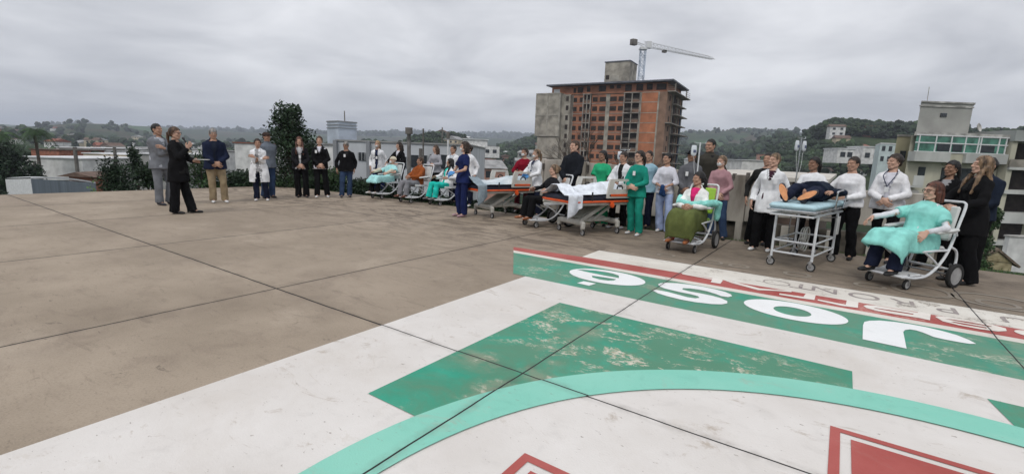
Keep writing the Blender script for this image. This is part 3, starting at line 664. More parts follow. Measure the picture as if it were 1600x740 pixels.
for u in (-2.11, -1.42, -1.07): ringl(u, 7.30, .14, .12, .045, Z1, P_GHOST)
ringl(-.35, 7.33, .17, .14, .05, Z1, P_GHOST); ringl(.44, 7.29, .17, .14, .05, Z1, P_GHOST); ringl(1.60, 7.34, .19, .16, .05, Z1, P_GHOST); ringl(1.62, 7.46, .40, .36, .07, Z1 + .001, P_GHOST); ringl(.95, 7.46, .3, .3, .06, Z1 + .001, P_GHOST)
# ------------------------------------------------------------------ terrain
AZP = [-700, -300, 0, 150, 330, 560, 700, 780, 840, 1075, 1150, 1230, 1300, 1400, 1600, 2000, 2600]
RR = [10, 18, 40, 100, 200, 350, 700, 1200, 2000, 3200, 5000]
TT = {0: (-3.5, -4.6, -5, -6, -6, -4, 0, 10, 22, 42, 30), 150: (-3.5, -4.6, -5, -6, -7, -6, -3, 30, 40, 50, 40), 330: (-3.5, -4.2, -5, -6, -7, -6, -3, 8, 42, 66, 50), 560: (-3.5, -4.2, -6, -8, -7, -2, 4, 14, 50, 84, 60),
 700: (-3.5, -4.6, -7, -10, -6, 9.5, 9, 20, 60, 108, 90), 780: (-3.5, -4.6, -8, -12, -11, -4, 8, 22, 66, 118, 90), 840: (-3.5, -4.6, -8, -12, -9, 4, 20, 40, 62, 112, 90), 1075: (-3.5, -4.6, -7, -10, -7, 0, 12, 62, 84, 110, 90),
 1150: (-3.5, -4.6, -7, -10, -7, -2, 14, 64, 84, 100, 80), 1230: (-3.5, -4.6, -7, -10, -6, 10, 32, 62, 70, 100, 80), 1300: (-3.5, -4.2, -7, -9, -4, 23, 34, 50, 60, 90, 80), 1400: (-3.5, -4.0, -6, -8, -2, 20, 32, 50, 60, 90, 80), 1600: (-3.5, -4.0, -5, -7, -2, 18, 30, 50, 60, 90, 80)}
for k in (-700, -300): TT[k] = TT[0]
for k in (2000, 2600): TT[k] = TT[1600]
AZA = []
for p in AZP: d = ray(p, 240); AZA.append(math.atan2(d.x, d.y))
def hgt(x, y):
    r = math.hypot(x, y); a = math.atan2(x, y)
    c, s = math.cos(YAW), math.sin(YAW); u = x * c + y * s; v = -x * s + y * c
    e_ = max(-17.2 - u, u - 14.2, v - 9.75, -17.75 - v)
    if e_ < 0: return -.45
    a = min(max(a, AZA[0]), AZA[-1]); i = max(k for k in range(len(AZA)) if AZA[k] <= a); i = min(i, len(AZA) - 2)
    q = (a - AZA[i]) / (AZA[i + 1] - AZA[i]); q = q * q * (3 - 2 * q); T0, T1 = TT[AZP[i]], TT[AZP[i + 1]]
    rr = min(max(r, RR[0]), RR[-1]); j = max(k for k in range(len(RR)) if RR[k] <= rr); j = min(j, len(RR) - 2)
    p = (math.log(rr) - math.log(RR[j])) / (math.log(RR[j + 1]) - math.log(RR[j])); p = p * p * (3 - 2 * p)
    h = (T0[j] * (1 - p) + T0[j + 1] * p) * (1 - q) + (T1[j] * (1 - p) + T1[j + 1] * p) * q
    h += noise.noise(Vector((x / 90, y / 90, 0))) * min(r * .006, 9) + noise.noise(Vector((x / 400, y / 400, 3))) * min(r * .008, 14) * (r > 500)
    edge = min(1, max(0, (e_ - 1.6) / 7)); edge = edge * edge * (3 - 2 * edge)
    return -.06 - .10 * min(e_, 1.6) + (h + .06) * edge
bm = bmesh.new(); rows = []
rs = [3.] + [3. * (5200 / 3.) ** (i / 150) for i in range(1, 151)]; AN = 260
for r in rs:
    rows.append([bm.verts.new((r * math.sin(t), r * math.cos(t), hgt(r * math.sin(t), r * math.cos(t)))) for t in [-math.pi + 2 * math.pi * i / AN for i in range(AN)]])
for A_, B_ in zip(rows, rows[1:]):
    for i in range(AN): bm.faces.new((A_[i], A_[(i + 1) % AN], B_[(i + 1) % AN], B_[i]))
bm.faces.new(rows[0][::-1])
me = bpy.data.meshes.new('terrain'); bm.to_mesh(me); bm.free(); me.polygons.foreach_set('use_smooth', [True] * len(me.polygons))
def terr_mat():
    m = bpy.data.materials.new('terrain_mix'); m.use_nodes = True; t = m.node_tree; b = t.nodes['Principled BSDF']; N = t.nodes.new; L = t.links.new
    g = N('ShaderNodeNewGeometry')
    def nz(s, d=6, o=0.):
        mp = N('ShaderNodeMapping'); mp.inputs['Location'].default_value = (o, o, 0); L(g.outputs['Position'], mp.inputs[0]); n = N('ShaderNodeTexNoise'); n.inputs['Scale'].default_value = s; n.inputs['Detail'].default_value = d; L(mp.outputs[0], n.inputs['Vector']); return n.outputs[0]
    def rp(v, a, c, x, y):
        r = N('ShaderNodeValToRGB'); r.color_ramp.elements[0].position = a; r.color_ramp.elements[0].color = (*x, 1); r.color_ramp.elements[1].position = c; r.color_ramp.elements[1].color = (*y, 1); L(v, r.inputs[0]); return r.outputs[0]
    def mixc(f, a, c):
        x = N('ShaderNodeMixRGB'); L(f, x.inputs[0]); L(a, x.inputs[1]); L(c, x.inputs[2]); return x.outputs[0]
    wood = rp(nz(.05), .35, .65, (.018, .032, .016), (.045, .065, .028)); field = rp(nz(.01), .4, .6, (.035, .085, .03), (.055, .11, .035)); earth = rp(nz(.08), .4, .6, (.07, .052, .035), (.045, .05, .028))
    f1 = rp(nz(.0035, 3, 500.), .55, .58, (0, 0, 0), (1, 1, 1)); f2 = rp(nz(.012, 4, 90.), .56, .6, (0, 0, 0), (1, 1, 1))
    L(mixc(f2, mixc(f1, wood, field), earth), b.inputs['Base Color']); b.inputs['Roughness'].default_value = .95; b.inputs['Specular IOR Level'].default_value = .1
    return m
me.materials.append(terr_mat()); ter = bpy.data.objects.new('terrain', me); COL.objects.link(ter); tag(ter, 'green hills and town ground around the roof slab', 'terrain', kind='structure')
# ================================================================== VEGETATION
LEAF = {k: mat('leaf_' + k, c, .6, var=.35, scale=1.2, island=.35, spec=.3) for k, c in {'dark': (.020, .042, .018), 'mid': (.035, .075, .024), 'bright': (.075, .14, .035), 'olive': (.05, .07, .03), 'blue': (.03, .055, .04)}.items()}
BARK = mat('bark', (.09, .07, .055), .9, .3, 12, .6)
def leaves(mb, c, r, n, size, rnd, shell=.55, m=0, up_=0.):
    for _ in range(n):
        d = Vector((rnd.gauss(0, 1), rnd.gauss(0, 1), rnd.gauss(0, 1))).normalized(); q = rnd.uniform(shell, 1) ** .6
        p = Vector(c) + Vector((d.x * r[0], d.y * r[1], d.z * r[2])) * q
        a = Vector((rnd.gauss(0, 1), rnd.gauss(0, 1), rnd.gauss(0, 1) + up_)).normalized(); b_ = a.cross(d + Vector((.01, .2, .1))).normalized(); s = size * rnd.uniform(.6, 1.4)
        mb.add([p, p + a * s * .5 + b_ * s * .28, p + a * s, p + a * s * .5 - b_ * s * .28], [(0, 1, 2, 3)], m)
def tree(name, label, cat, base, h, rad, leaf='dark', n=2600, size=.11, trunk=.12, crown0=.25, seed=1, clumps=26, group=None, shape='round', gap=.0):
    rnd = random.Random(seed); e_ = empty(name, base, rnd.uniform(0, 6), label, cat, group)
    t = MB(); t.tube([(0, 0, -.3), (.03 * h * rnd.uniform(-1, 1), .02 * h, h * .35), (.02 * h, .0, h * .75)], [trunk, trunk * .35], 8, k=4)
    f = MB()
    for i in range(clumps):
        q = (i + .5) / clumps; z = crown0 + (1 - crown0) * q
        if shape == 'round': w_ = math.sin(math.pi * min(1, max(.08, (z - crown0) / (1 - crown0) * .92 + .05))) ** .6
        elif shape == 'cone': w_ = (1 - (z - crown0) / (1 - crown0)) ** .8 + .06
        elif shape == 'upright': w_ = (1 - (z - crown0) / (1 - crown0) * .72)
        else: w_ = 1
        a = rnd.uniform(0, 6.28); rr = rad * w_ * rnd.uniform(.25, .85)
        c = Vector((math.cos(a) * rr, math.sin(a) * rr, z * h * .96)); cr = rad * rnd.uniform(.26, .44) * (.6 + .5 * w_)
        t.tube([(.0, 0, max(.1, c.z - rad * .7)), c * .6 + Vector((0, 0, c.z * .35)), c], [trunk * .35, trunk * .08], 5, k=2)
        leaves(f, c, (cr, cr, cr * .85), n // clumps, size, rnd)
    t.obj('trunk', BARK, e_); f.obj('crown', LEAF[leaf], e_, 0); return e_
def bush(label, base, w_, h, leaf='dark', n=1800, size=.07, seed=1, group=None, name='bush', flat=.8):
    rnd = random.Random(seed); e_ = empty(name, base, 0, label, 'bush', group)
    t = MB(); f = MB()
    for i in range(4): t.tube([(0, 0, -.3), (rnd.uniform(-.3, .3) * w_, rnd.uniform(-.2, .2) * w_, h * .6)], [.03, .012], 5)
    c0 = MB()
    for i in range(14):
        a = rnd.uniform(0, 6.28); q = rnd.uniform(.0, .6); z = rnd.uniform(.15, .8)
        leaves(f, (math.cos(a) * q * w_ * .5, math.sin(a) * q * w_ * .5 * flat, z * h), (w_ * .30, w_ * .30 * flat, h * .24), n // 14, size, rnd, .35)
    t.obj('stems', BARK, e_); f.obj('foliage', LEAF[leaf], e_, 0); return e_
def palm(label, base, h, seed=1):
    rnd = random.Random(seed); e_ = empty('palm_tree', base, 0, label, 'palm tree')
    t = MB(); t.tube([(0, 0, -.5), (.1, 0, h * .5), (0, 0, h)], [.18, .12], 8, k=3); f = MB()
    for i in range(26):
        a = i * 2.4; el_ = rnd.uniform(-.2, 1.3); d = Vector((math.cos(a), math.sin(a), 0)); Ln = rnd.uniform(1.5, 2.0); P = []
        for k in range(7):
            q = k / 6; P.append(Vector((0, 0, h)) + d * (Ln * q * math.cos(el_ * .6)) + Vector((0, 0, Ln * (math.sin(el_) * q - 1.05 * q * q))))
        for p, q_ in zip(P, P[1:]):
            s_ = d.cross(Vector((0, 0, 1)))
            for k in range(3):
                c = p.lerp(q_, k / 3); dr = (q_ - p).normalized()
                for sg in (-1, 1):
                    e2 = c + s_ * sg * .34 + dr * .18 - Vector((0, 0, .22)); f.add([c, c + dr * .06, e2 + dr * .03, e2], [(0, 1, 2, 3)])
    t.obj('trunk', BARK, e_); f.obj('fronds', LEAF['mid'], e_, 0)
def near_pt(px, py, z): return at(px, py, z)
def gd(px, D, dz=0.):
    p = far(px, 300, D); p.z = hgt(p.x, p.y) + dz; return p
def zt(px, py, D): return far(px, py, D).z
# near hedge plants along the far edge of the slab
HX = [(178, 15.5, 1.3, 1.9, 'dark', 'round dark green shrub standing alone left of the man in grey', 239, 4), (238, 14.9, .75, 1.35, 'dark', 'dark round shrub behind the man in the grey suit', 255, 5),
      (318, 17.2, 1.6, 1.6, 'mid', 'leafy green shrub between the speaker and the man in the navy jacket', 232, 7),
      (372, 17.2, 1.5, 1.3, 'dark', 'low dark shrub right of the man in the navy jacket', 262, 8), (402, 17.4, 1.4, 1.1, 'dark', 'low dark hedge plant behind the woman with crossed arms', 268, 9), (445, 17.3, 1.5, 1.0, 'mid', 'low bright shrub at the foot of the big tree', 270, 10),
      (488, 17.2, 1.4, .95, 'dark', 'low hedge plant between the two women in black', 272, 11), (522, 17.2, 1.3, .9, 'mid', 'pale leafy plant beside the bald man in the black jacket', 262, 12), (565, 17.2, 1.5, .9, 'dark', 'dark clipped shrub right of the bald man in the black jacket', 278, 13), (600, 17.4, 1.2, .8, 'dark', 'low dark shrub behind the masked nurse in the white coat', 280, 14), (345, 17.6, 1.2, .7, 'bright', 'low bright green plant behind the khaki trousers', 283, 15)]
for px, D, w_, h, lf, lb, top_, sd_ in HX:
    p = gd(px, D); hh = zt(px, top_, D) - p.z; bush(lb, p, w_, hh, lf, 2400, .085, sd_, 'shrubs along the far edge of the slab')
p = gd(457, 17.6); tree('tree', 'tall leafy dark tree behind the two women in black', 'tree', p, zt(457, 165, 17.6) - p.z, 1.25, 'dark', 9000, .10, .10, .15, 21, 60, shape='upright')
p = gd(215, 24); tree('conifer', 'small dark conifer left of the man in grey', 'conifer', p, zt(215, 225, 24) - p.z, .9, 'dark', 1800, .16, .08, .35, 22, 22, shape='cone')
p = gd(16, 42); tree('tree', 'broad dark tree at the left edge under the palms', 'tree', p, zt(22, 226, 42) - p.z, 2.3, 'dark', 7000, .26, .2, .38, 23, 44)
p = gd(-9, 17); tree('tree', 'dark tree at the left border of the photo', 'tree', p, zt(2, 262, 17) - p.z, .55, 'dark', 2500, .12, .08, .1, 24, 30)
p = gd(150, 20); bush('small light green shrub at the foot of the grey shed', p, 1.5, zt(140, 273, 20) - p.z, 'bright', 1200, .12, 25)
for px, D, tp, lb in ((66, 52, 214, 'tall palm tree above the white warehouses'), (14, 48, 218, 'palm tree at the left edge of the photo')):
    p = gd(px, D); palm(lb, p, zt(px, tp - 8, D) - p.z, px)
p = gd(1560, 21); tree('tree', 'leafy green tree right of the blonde woman in black', 'tree', p, zt(1560, 322, 21) - p.z, .75, 'mid', 4200, .12, .06, .22, 26, 36, shape='upright')
p = gd(860, 24); bush('green tree top behind the blonde seated woman', p, 2.4, zt(868, 250, 24) - p.z, 'bright', 1800, .16, 27)
# bare tree in front of the brick tower
p = gd(948, 40); bt = empty('bare_tree', p, 0, 'leafless dark tree in front of the unfinished brick tower', 'tree'); mb = MB(); rnd = random.Random(5)
def branch(a, d, l, r, k):
    b_ = a + d * l; mb.tube([a, a.lerp(b_, .5) + Vector((rnd.uniform(-.1, .1), 0, rnd.uniform(-.1, .1))) * l * .5, b_], [r, r * .6], 5)
    if k:
        for _ in range(3 if k > 1 else 4):
            branch(a.lerp(b_, rnd.uniform(.5, 1)), (d + Vector((rnd.uniform(-.8, .8), rnd.uniform(-.8, .8), rnd.uniform(-.15, .5)))).normalized(), l * rnd.uniform(.55, .8), r * .6, k - 1)
H_ = zt(948, 180, 40) - p.z
branch(Vector((0, 0, -.3)), Vector((.03, 0, 1)), H_ * .42, .16, 5); mb.obj('trunk', BARK, bt)
# grass fringe beyond the slab edge
g = MB(); rnd = random.Random(3)
for i in range(9000):
    u = rnd.uniform(-16.8, 8); v = 9.80 + abs(rnd.gauss(0, .5)); P = uvw(u, v); P.z = hgt(P.x, P.y) - .01; h = rnd.uniform(.03, .11); a = rnd.uniform(0, 6.28); q = Vector((math.cos(a), math.sin(a), 0)) * .008
    g.add([P - q, P + q, P + Vector((rnd.uniform(-.03, .03), rnd.uniform(-.03, .03), h))], [(0, 1, 2)])
tag(g.obj('grass', LEAF['bright'], None, 0), 'strip of short green grass along the far edge of the slab', 'grass', kind='stuff')
# low undergrowth below the hedge along the far edge
g = MB(); rnd = random.Random(4)
for i in range(15000):
    u = rnd.uniform(-17.6, -6.2); v = rnd.uniform(9.95, 11.2)
    if u < -16.6: continue
    P = uvw(u, v); P.z = hgt(P.x, P.y) + rnd.uniform(0, .42) * (.55 + .6 * noise.noise(Vector((P.x, P.y, 0)))); a = Vector((rnd.gauss(0, 1), rnd.gauss(0, 1), rnd.gauss(0, 1))).normalized(); b_ = a.cross(Vector((.3, .5, 1))).normalized(); s = rnd.uniform(.05, .11)
    g.add([P, P + a * s * .5 + b_ * s * .3, P + a * s, P + a * s * .5 - b_ * s * .3], [(0, 1, 2, 3)])
tag(g.obj('undergrowth', LEAF['dark'], None, 0), 'low dark undergrowth along the far edge of the slab', 'undergrowth', kind='stuff')
# far woods: clump meshes, one object
def blob(mb, c, r, rnd, m=0):
    t = (1 + 5 ** .5) / 2; V_ = [(-1, t, 0), (1, t, 0), (-1, -t, 0), (1, -t, 0), (0, -1, t), (0, 1, t), (0, -1, -t), (0, 1, -t), (t, 0, -1), (t, 0, 1), (-t, 0, -1), (-t, 0, 1)]
    F_ = [(0, 11, 5), (0, 5, 1), (0, 1, 7), (0, 7, 10), (0, 10, 11), (1, 5, 9), (5, 11, 4), (11, 10, 2), (10, 7, 6), (7, 1, 8), (3, 9, 4), (3, 4, 2), (3, 2, 6), (3, 6, 8), (3, 8, 9), (4, 9, 5), (2, 4, 11), (6, 2, 10), (8, 6, 7), (9, 8, 1)]
    s = r / 1.9; q = rnd.uniform(.75, 1.25)
    mb.add([(c[0] + x * s * rnd.uniform(.7, 1.3), c[1] + y * s * rnd.uniform(.7, 1.3), c[2] + z * s * q * rnd.uniform(.75, 1.2)) for x, y, z in V_], F_, m)
wood = MB(); rnd = random.Random(11); cnt = 0
def wtree(x, y, s):
    z = hgt(x, y)
    nr = math.hypot(x, y) < 460; mi_ = rnd.choice((0, 0, 1))
    for k in range(13 if nr else 5): blob(wood, (x + rnd.gauss(0, s * .38), y + rnd.gauss(0, s * .38), z + s * rnd.uniform(.25, 1.2)), s * (rnd.uniform(.18, .36) if nr else rnd.uniform(.35, .62)), rnd, mi_)
for (pa, pb, ra, rb, n, s) in [(-40, 560, 75, 330, 260, 3.4), (560, 860, 90, 420, 650, 3.6), (640, 800, 280, 420, 500, 4.2), (780, 900, 420, 800, 500, 5.), (1060, 1250, 90, 330, 300, 3.4), (1060, 1240, 420, 1100, 380, 6.5), (1205, 1420, 150, 420, 2300, 4.2), (1380, 1640, 250, 500, 500, 4.5), (1060, 1250, 1150, 1500, 300, 8), (80, 620, 1700, 2700, 700, 12), (600, 900, 2200, 3400, 600, 15), (1060, 1300, 1900, 3000, 300, 13), (0, 600, 330, 900, 300, 5.5)]:
    for i in range(n):
        px = rnd.uniform(pa, pb); D = ra * (rb / ra) ** rnd.random(); q = far(px, 240, D)
        if noise.noise(Vector((q.x / 60, q.y / 60, 8))) < -.12 and D < 300: continue
        if 1065 < px < 1215 and 600 < D < 1150 and rnd.random() < .8: continue
        wtree(q.x, q.y, s * rnd.uniform(.6, 1.25))
tag(wood.obj('woodland', [mat('wood_dark', (.020, .036, .018), .9, .5, .15, island=.4, coords='Object'), mat('wood_green', (.034, .058, .024), .9, .4, .15, island=.4)], None, 0), 'dark trees covering the hills behind the town', 'woodland', kind='stuff')
# ================================================================== TOWN
STUC = {'white': mat('stucco_white', (.62, .62, .61), .85, .14, 1.2), 'cream': mat('stucco_cream', (.50, .43, .31), .85, .12, 1.2), 'grey': mat('stucco_grey', (.30, .30, .29), .85, .12, 1.2), 'pink': mat('stucco_pink', (.42, .24, .19), .85, .12, 1.2), 'yellow': mat('stucco_yellow', (.48, .39, .19), .85, .1, 1.2), 'brick': mat('brick_far', (.30, .12, .075), .85, .2, 3)}
ROOF = {'red': mat('roof_red', (.24, .085, .055), .85, .25, 2), 'brown': mat('roof_brown', (.13, .085, .065), .85, .25, 2), 'grey': mat('roof_grey', (.28, .28, .28), .8, .2, 1.), 'white': mat('roof_white', (.60, .61, .62), .6, .12, .7)}
GLASS_D = mat('window_dark', (.03, .035, .042), .15, .2, 3, spec=.6); GLASS_G = mat('window_green', (.07, .20, .15), .18, .35, 1.2, spec=.6)
CONCR = mat('raw_concrete', (.34, .315, .27), .9, .28, .6, .3, 20); CONCD = mat('dark_concrete', (.14, .13, .12), .9, .3, .8)
STEELW = mat('steel_white', (.66, .67, .68), .4, .08, 8)
PROTO = {}
def house(wall, roof, shape, base, w_, d_, h, rz, label, group=None, cat='house', st=1):
    e_ = empty('house', base, rz, label, cat, group)
    b = MB(); b.box((0, 0, h / 2 - 1.5), (w_, d_, h + 3)); b.obj('wall', STUC[wall], e_, 0)
    r = MB()
    if shape == 'gable':
        hh = w_ * .22; r.prism([(-w_ / 2 - .4, 0), (w_ / 2 + .4, 0), (0, hh)], -d_ / 2 - .4, d_ / 2 + .4, M=Matrix.Translation((0, 0, h + .01)) @ Matrix.Rotation(R(90), 4, 'X'))
    elif shape == 'side':
        hh = d_ * .22; r.prism([(-d_ / 2 - .4, 0), (d_ / 2 + .4, 0), (0, hh)], -w_ / 2 - .4, w_ / 2 + .4, M=Matrix.Translation((0, 0, h + .01)) @ Matrix.Rotation(R(90), 4, 'Z') @ Matrix.Rotation(R(90), 4, 'X'))
    elif shape == 'flat': r.box((0, 0, h + .15), (w_ + .3, d_ + .3, .3))
    r.obj('roof', ROOF[roof], e_, 0)
    for fl in range(st):
        for k in range(max(1, int(w_ / 3))):
            x = -w_ / 2 + (k + .5) * w_ / max(1, int(w_ / 3)); m = MB(); m.box((x, -d_ / 2 - .02, (fl + .55) * h / st), (1.2, .08, 1.1)); m.obj('window', GLASS_D, e_, 0)
    return e_
rnd = random.Random(23); zone = [('town left of the grey suit', 0, 235, 220, 700, 24), ('town behind the left group', 290, 430, 140, 500, 9), ('slope above the white warehouse', 640, 735, 230, 380, 9), ('lower valley left of the brick tower', 725, 850, 100, 190, 18), ('upper valley left of the brick tower', 690, 850, 200, 420, 24), ('valley left of the drip bags', 1075, 1225, 140, 330, 14), ('hillside right of the drip bags', 1240, 1345, 150, 260, 9), ('hilltop by the apartment block', 1345, 1405, 250, 420, 12)]
words = ['first', 'second', 'third', 'fourth', 'fifth', 'sixth', 'seventh', 'eighth', 'ninth', 'tenth', 'eleventh', 'twelfth', 'thirteenth', 'fourteenth', 'fifteenth', 'sixteenth', 'seventeenth', 'eighteenth', 'nineteenth', 'twentieth', 'twenty-first', 'twenty-second', 'twenty-third', 'twenty-fourth', 'twenty-fifth', 'twenty-sixth']
for zn, pa, pb, ra, rb, n in zone:
    xs = sorted(rnd.uniform(pa, pb) for _ in range(n))
    for i, px in enumerate(xs):
        D = ra * (rb / ra) ** rnd.random(); p = gd(px, D); wl = rnd.choice(['white', 'white', 'white', 'white', 'cream', 'pink', 'grey', 'brick']); rf = rnd.choice(['red', 'brown', 'brown', 'grey', 'grey', 'white'])
        if 'hilltop' in zn: wl = 'white'
        sz_ = .62 if 'right' in zn or 'hilltop' in zn else .85
        st = rnd.choice([1, 1, 2, 2])
        house(wl, rf, rnd.choice(['gable', 'side', 'side', 'flat']), p, rnd.uniform(7, 12) * sz_, rnd.uniform(7, 11) * sz_, 3 * st * sz_ ** .5, rnd.uniform(-.6, .6), '%s house, %s roof, %s from left, %s' % (wl, rf, words[i], zn), 'houses of the town', st=st)
def slabbox(mb, x0, x1, y0, y1, z0, z1, m=0): mb.box(((x0 + x1) / 2, (y0 + y1) / 2, (z0 + z1) / 2), (abs(x1 - x0), abs(y1 - y0), abs(z1 - z0)), m)
# special: brick two-storey house with pale roof behind the first bed
p = gd(755, 85); p.z = zt(755, 292, 85) - 1.; house('pink', 'grey', 'side', p, 5.8, 6.5, zt(755, 262, 85) - p.z, .35, 'two storey brown house with a pale roof behind the first bed', st=2)
# white modern house on the slope
p = gd(748, 200); p.z = zt(748, 238, 200) - 2; e_ = empty('house', p, .1, 'large white modern house on the slope above the masked navy nurse', 'house'); b = MB(); slabbox(b, -5, 8, -4, 4, 0, 4.5); slabbox(b, -7, 3, -3, 5, 4.5, 7); b.obj('wall', STUC['white'], e_, 0)
for x in (-3, 0, 3, 6): m = MB(); m.box((x, -4.05, 2.6), (1.6, .08, 1.4)); m.obj('window', GLASS_D, e_, 0)
b = MB(); slabbox(b, -7.5, 3.5, -3.5, 5.5, 7, 7.3); b.obj('roof', ROOF['white'], e_, 0)
p = gd(1320, 150); p.z = zt(1320, 250, 150) - 1; e_ = empty('house', p, -.1, 'white modern house group above the woman in the white sweatshirt', 'house'); b = MB(); slabbox(b, -6, -1, -4, 4, 0, 4.2); slabbox(b, 1, 10, -4, 4, 0, 5); slabbox(b, -1, 1, -3, 4, 0, 3); b.obj('wall', STUC['white'], e_, 0)
for x in (-4.5, -2.5, 2.5, 5, 7.5): m = MB(); m.box((x, -4.05, 2.6), (1.4, .08, 1.5)); m.obj('window', GLASS_D, e_, 0)
b = MB(); slabbox(b, -6.2, -.8, -4.2, 4.2, 4.2, 4.5); slabbox(b, .8, 10.2, -4.2, 4.2, 5, 5.3); b.obj('roof', ROOF['white'], e_, 0)
# big low buildings on the left
def block(name, label, cat, px0, px1, pyt, D, dep, z0, wall, roofm, rz=0., extra=None):
    a = far(px0, pyt, D); c = far(px1, pyt, D); zt_ = (a.z + c.z) / 2; w_ = c.x - a.x
    e_ = empty(name, ((a.x + c.x) / 2, D, z0), rz, label, cat); b = MB(); slabbox(b, -w_ / 2, w_ / 2, 0, dep, -2, zt_ - z0); b.obj('wall', wall, e_, 0)
    r = MB(); slabbox(r, -w_ / 2 - .15, w_ / 2 + .15, -.15, dep + .15, zt_ - z0, zt_ - z0 + .12); r.obj('roof', roofm, e_, 0); return e_, w_, zt_ - z0
block('warehouse', 'long white warehouse wall behind the grey metal shed', 'warehouse', 30, 128, 247, 55, 22, -6, STUC['white'], ROOF['white'])
block('warehouse', 'taller pale warehouse behind the utility pole', 'warehouse', 88, 140, 231, 80, 20, -6, STUC['white'], ROOF['white'])
block('building', 'dark red brick building below the palm', 'building', 48, 92, 234, 72, 8, -6, STUC['brick'], ROOF['brown'])
block('building', 'cream low building right of the utility pole', 'building', 130, 205, 241, 66, 14, -6, STUC['cream'], ROOF['white'])
block('building', 'long cream building behind the small conifer', 'building', 165, 262, 231, 95, 20, -6, STUC['cream'], ROOF['grey'])
block('warehouse', 'pale warehouse right of the small conifer', 'warehouse', 205, 262, 241, 60, 12, -6, STUC['grey'], ROOF['white'])
block('building', 'white building between the navy jacket and the lab coat', 'building', 366, 402, 224, 60, 12, -6, STUC['white'], ROOF['red'])
block('building', 'far white block above the navy jacket shoulder', 'building', 300, 330, 236, 70, 10, -6, STUC['white'], ROOF['grey'])
block('building', 'low white building right of the big dark tree', 'building', 488, 530, 226, 42, 8, -6, STUC['white'], ROOF['grey'])
for i, (px, D, top_, w_) in enumerate([(36, 700, 201, 9), (52, 760, 205, 8), (22, 820, 206, 12), (84, 800, 205, 10), (5, 640, 204, 10)]):
    p = gd(px, D); e_ = empty('apartment_block', p, .2, 'distant pale high-rise, %s from the left on the skyline at the left edge' % words[[4, 0, 2, 1, 3].index(i) if i in (0, 1, 2, 3) else 3], 'building', 'distant high-rises on the left skyline'); e_['label'] = 'distant pale high-rise near the left skyline, %s from the left' % {4: 'first', 2: 'second', 0: 'third', 1: 'fourth', 3: 'fifth'}[i]
    h = zt(px, top_, D) - p.z; b = MB(); slabbox(b, -w_ / 2, w_ / 2, 0, 10, -3, h); b.obj('wall', STUC['white' if i % 2 else 'cream'], e_, 0); m = MB()
    for fl in range(int(h / 3.2)): slabbox(m, -w_ * .42, w_ * .42, -.1, .05, fl * 3.2 + 1, fl * 3.2 + 2.2)
    m.obj('window', GLASS_D, e_, 0)
# grey metal shed with a curved white roof
D = 24; a = far(8, 279, D); c = far(37, 281, D); d_ = far(108, 300, D - 1.5)
e_ = empty('shed', (0, 0, 0), 0, 'white and grey metal shed with a curved pale roof at lower left', 'shed')
zb = -5.; A0 = Vector((far(8, 279, D).x, D, 0)); A1 = Vector((far(48, 279, D - 1.2).x, D - 1.2, 0)); B1 = Vector((far(150, 290, D + 3).x, D + 3, 0)); B0 = A0 + (B1 - A1)
z1_ = zt(10, 280, D); z2_ = zt(48, 279, D - 1.2); z3_ = zt(150, 286, D + 3)
b = MB(); b.add([(*A0.xy, zb), (*A1.xy, zb), (*A1.xy, z2_), (*A0.xy, z1_), (*B0.xy, zb), (*B1.xy, zb), (*B1.xy, z3_), (*B0.xy, z3_)], [(0, 1, 2, 3), (4, 7, 6, 5), (0, 3, 7, 4)]); b.obj('wall', STEELW, e_, 0)
b = MB(); b.add([(*A1.xy, zb), (*B1.xy, zb), (*B1.xy, z3_), (*A1.xy, z2_)], [(0, 1, 2, 3)]); b.obj('side_wall', mat('corrugated', (.20, .235, .27), .45, .12, 2, .8, 14, aniso=(3, 3, .02)), e_, 0)
b = MB(); n = 10; top = []
for k in range(n + 1):
    q = k / n; zc = .28 * math.sin(q * math.pi)
    for (s0, s1) in (((A0, z1_), (B0, z3_)), ((A1, z2_), (B1, z3_))):
        v_ = s0[0].lerp(s1[0], q); top.append((v_.x, v_.y, s0[1] + (s1[1] - s0[1]) * q + zc * .4 + .06))
b.add(top + [(x, y, z - .08) for x, y, z in top], [(2 * k, 2 * k + 1, 2 * k + 3, 2 * k + 2) for k in range(n)] + [(2 * k + 1 + 22, 2 * k + 1, 2 * k + 3, 2 * k + 3 + 22)[::-1] for k in range(n)]); b.obj('roof', ROOF['white'], e_, 30)
p = gd(140, 30); p.z = -4.8; house('brick', 'brown', 'gable', p, 1.3, 1.2, zt(140, 268, 30) + 4.5, .1, 'small gabled brick house beside the round shrub')
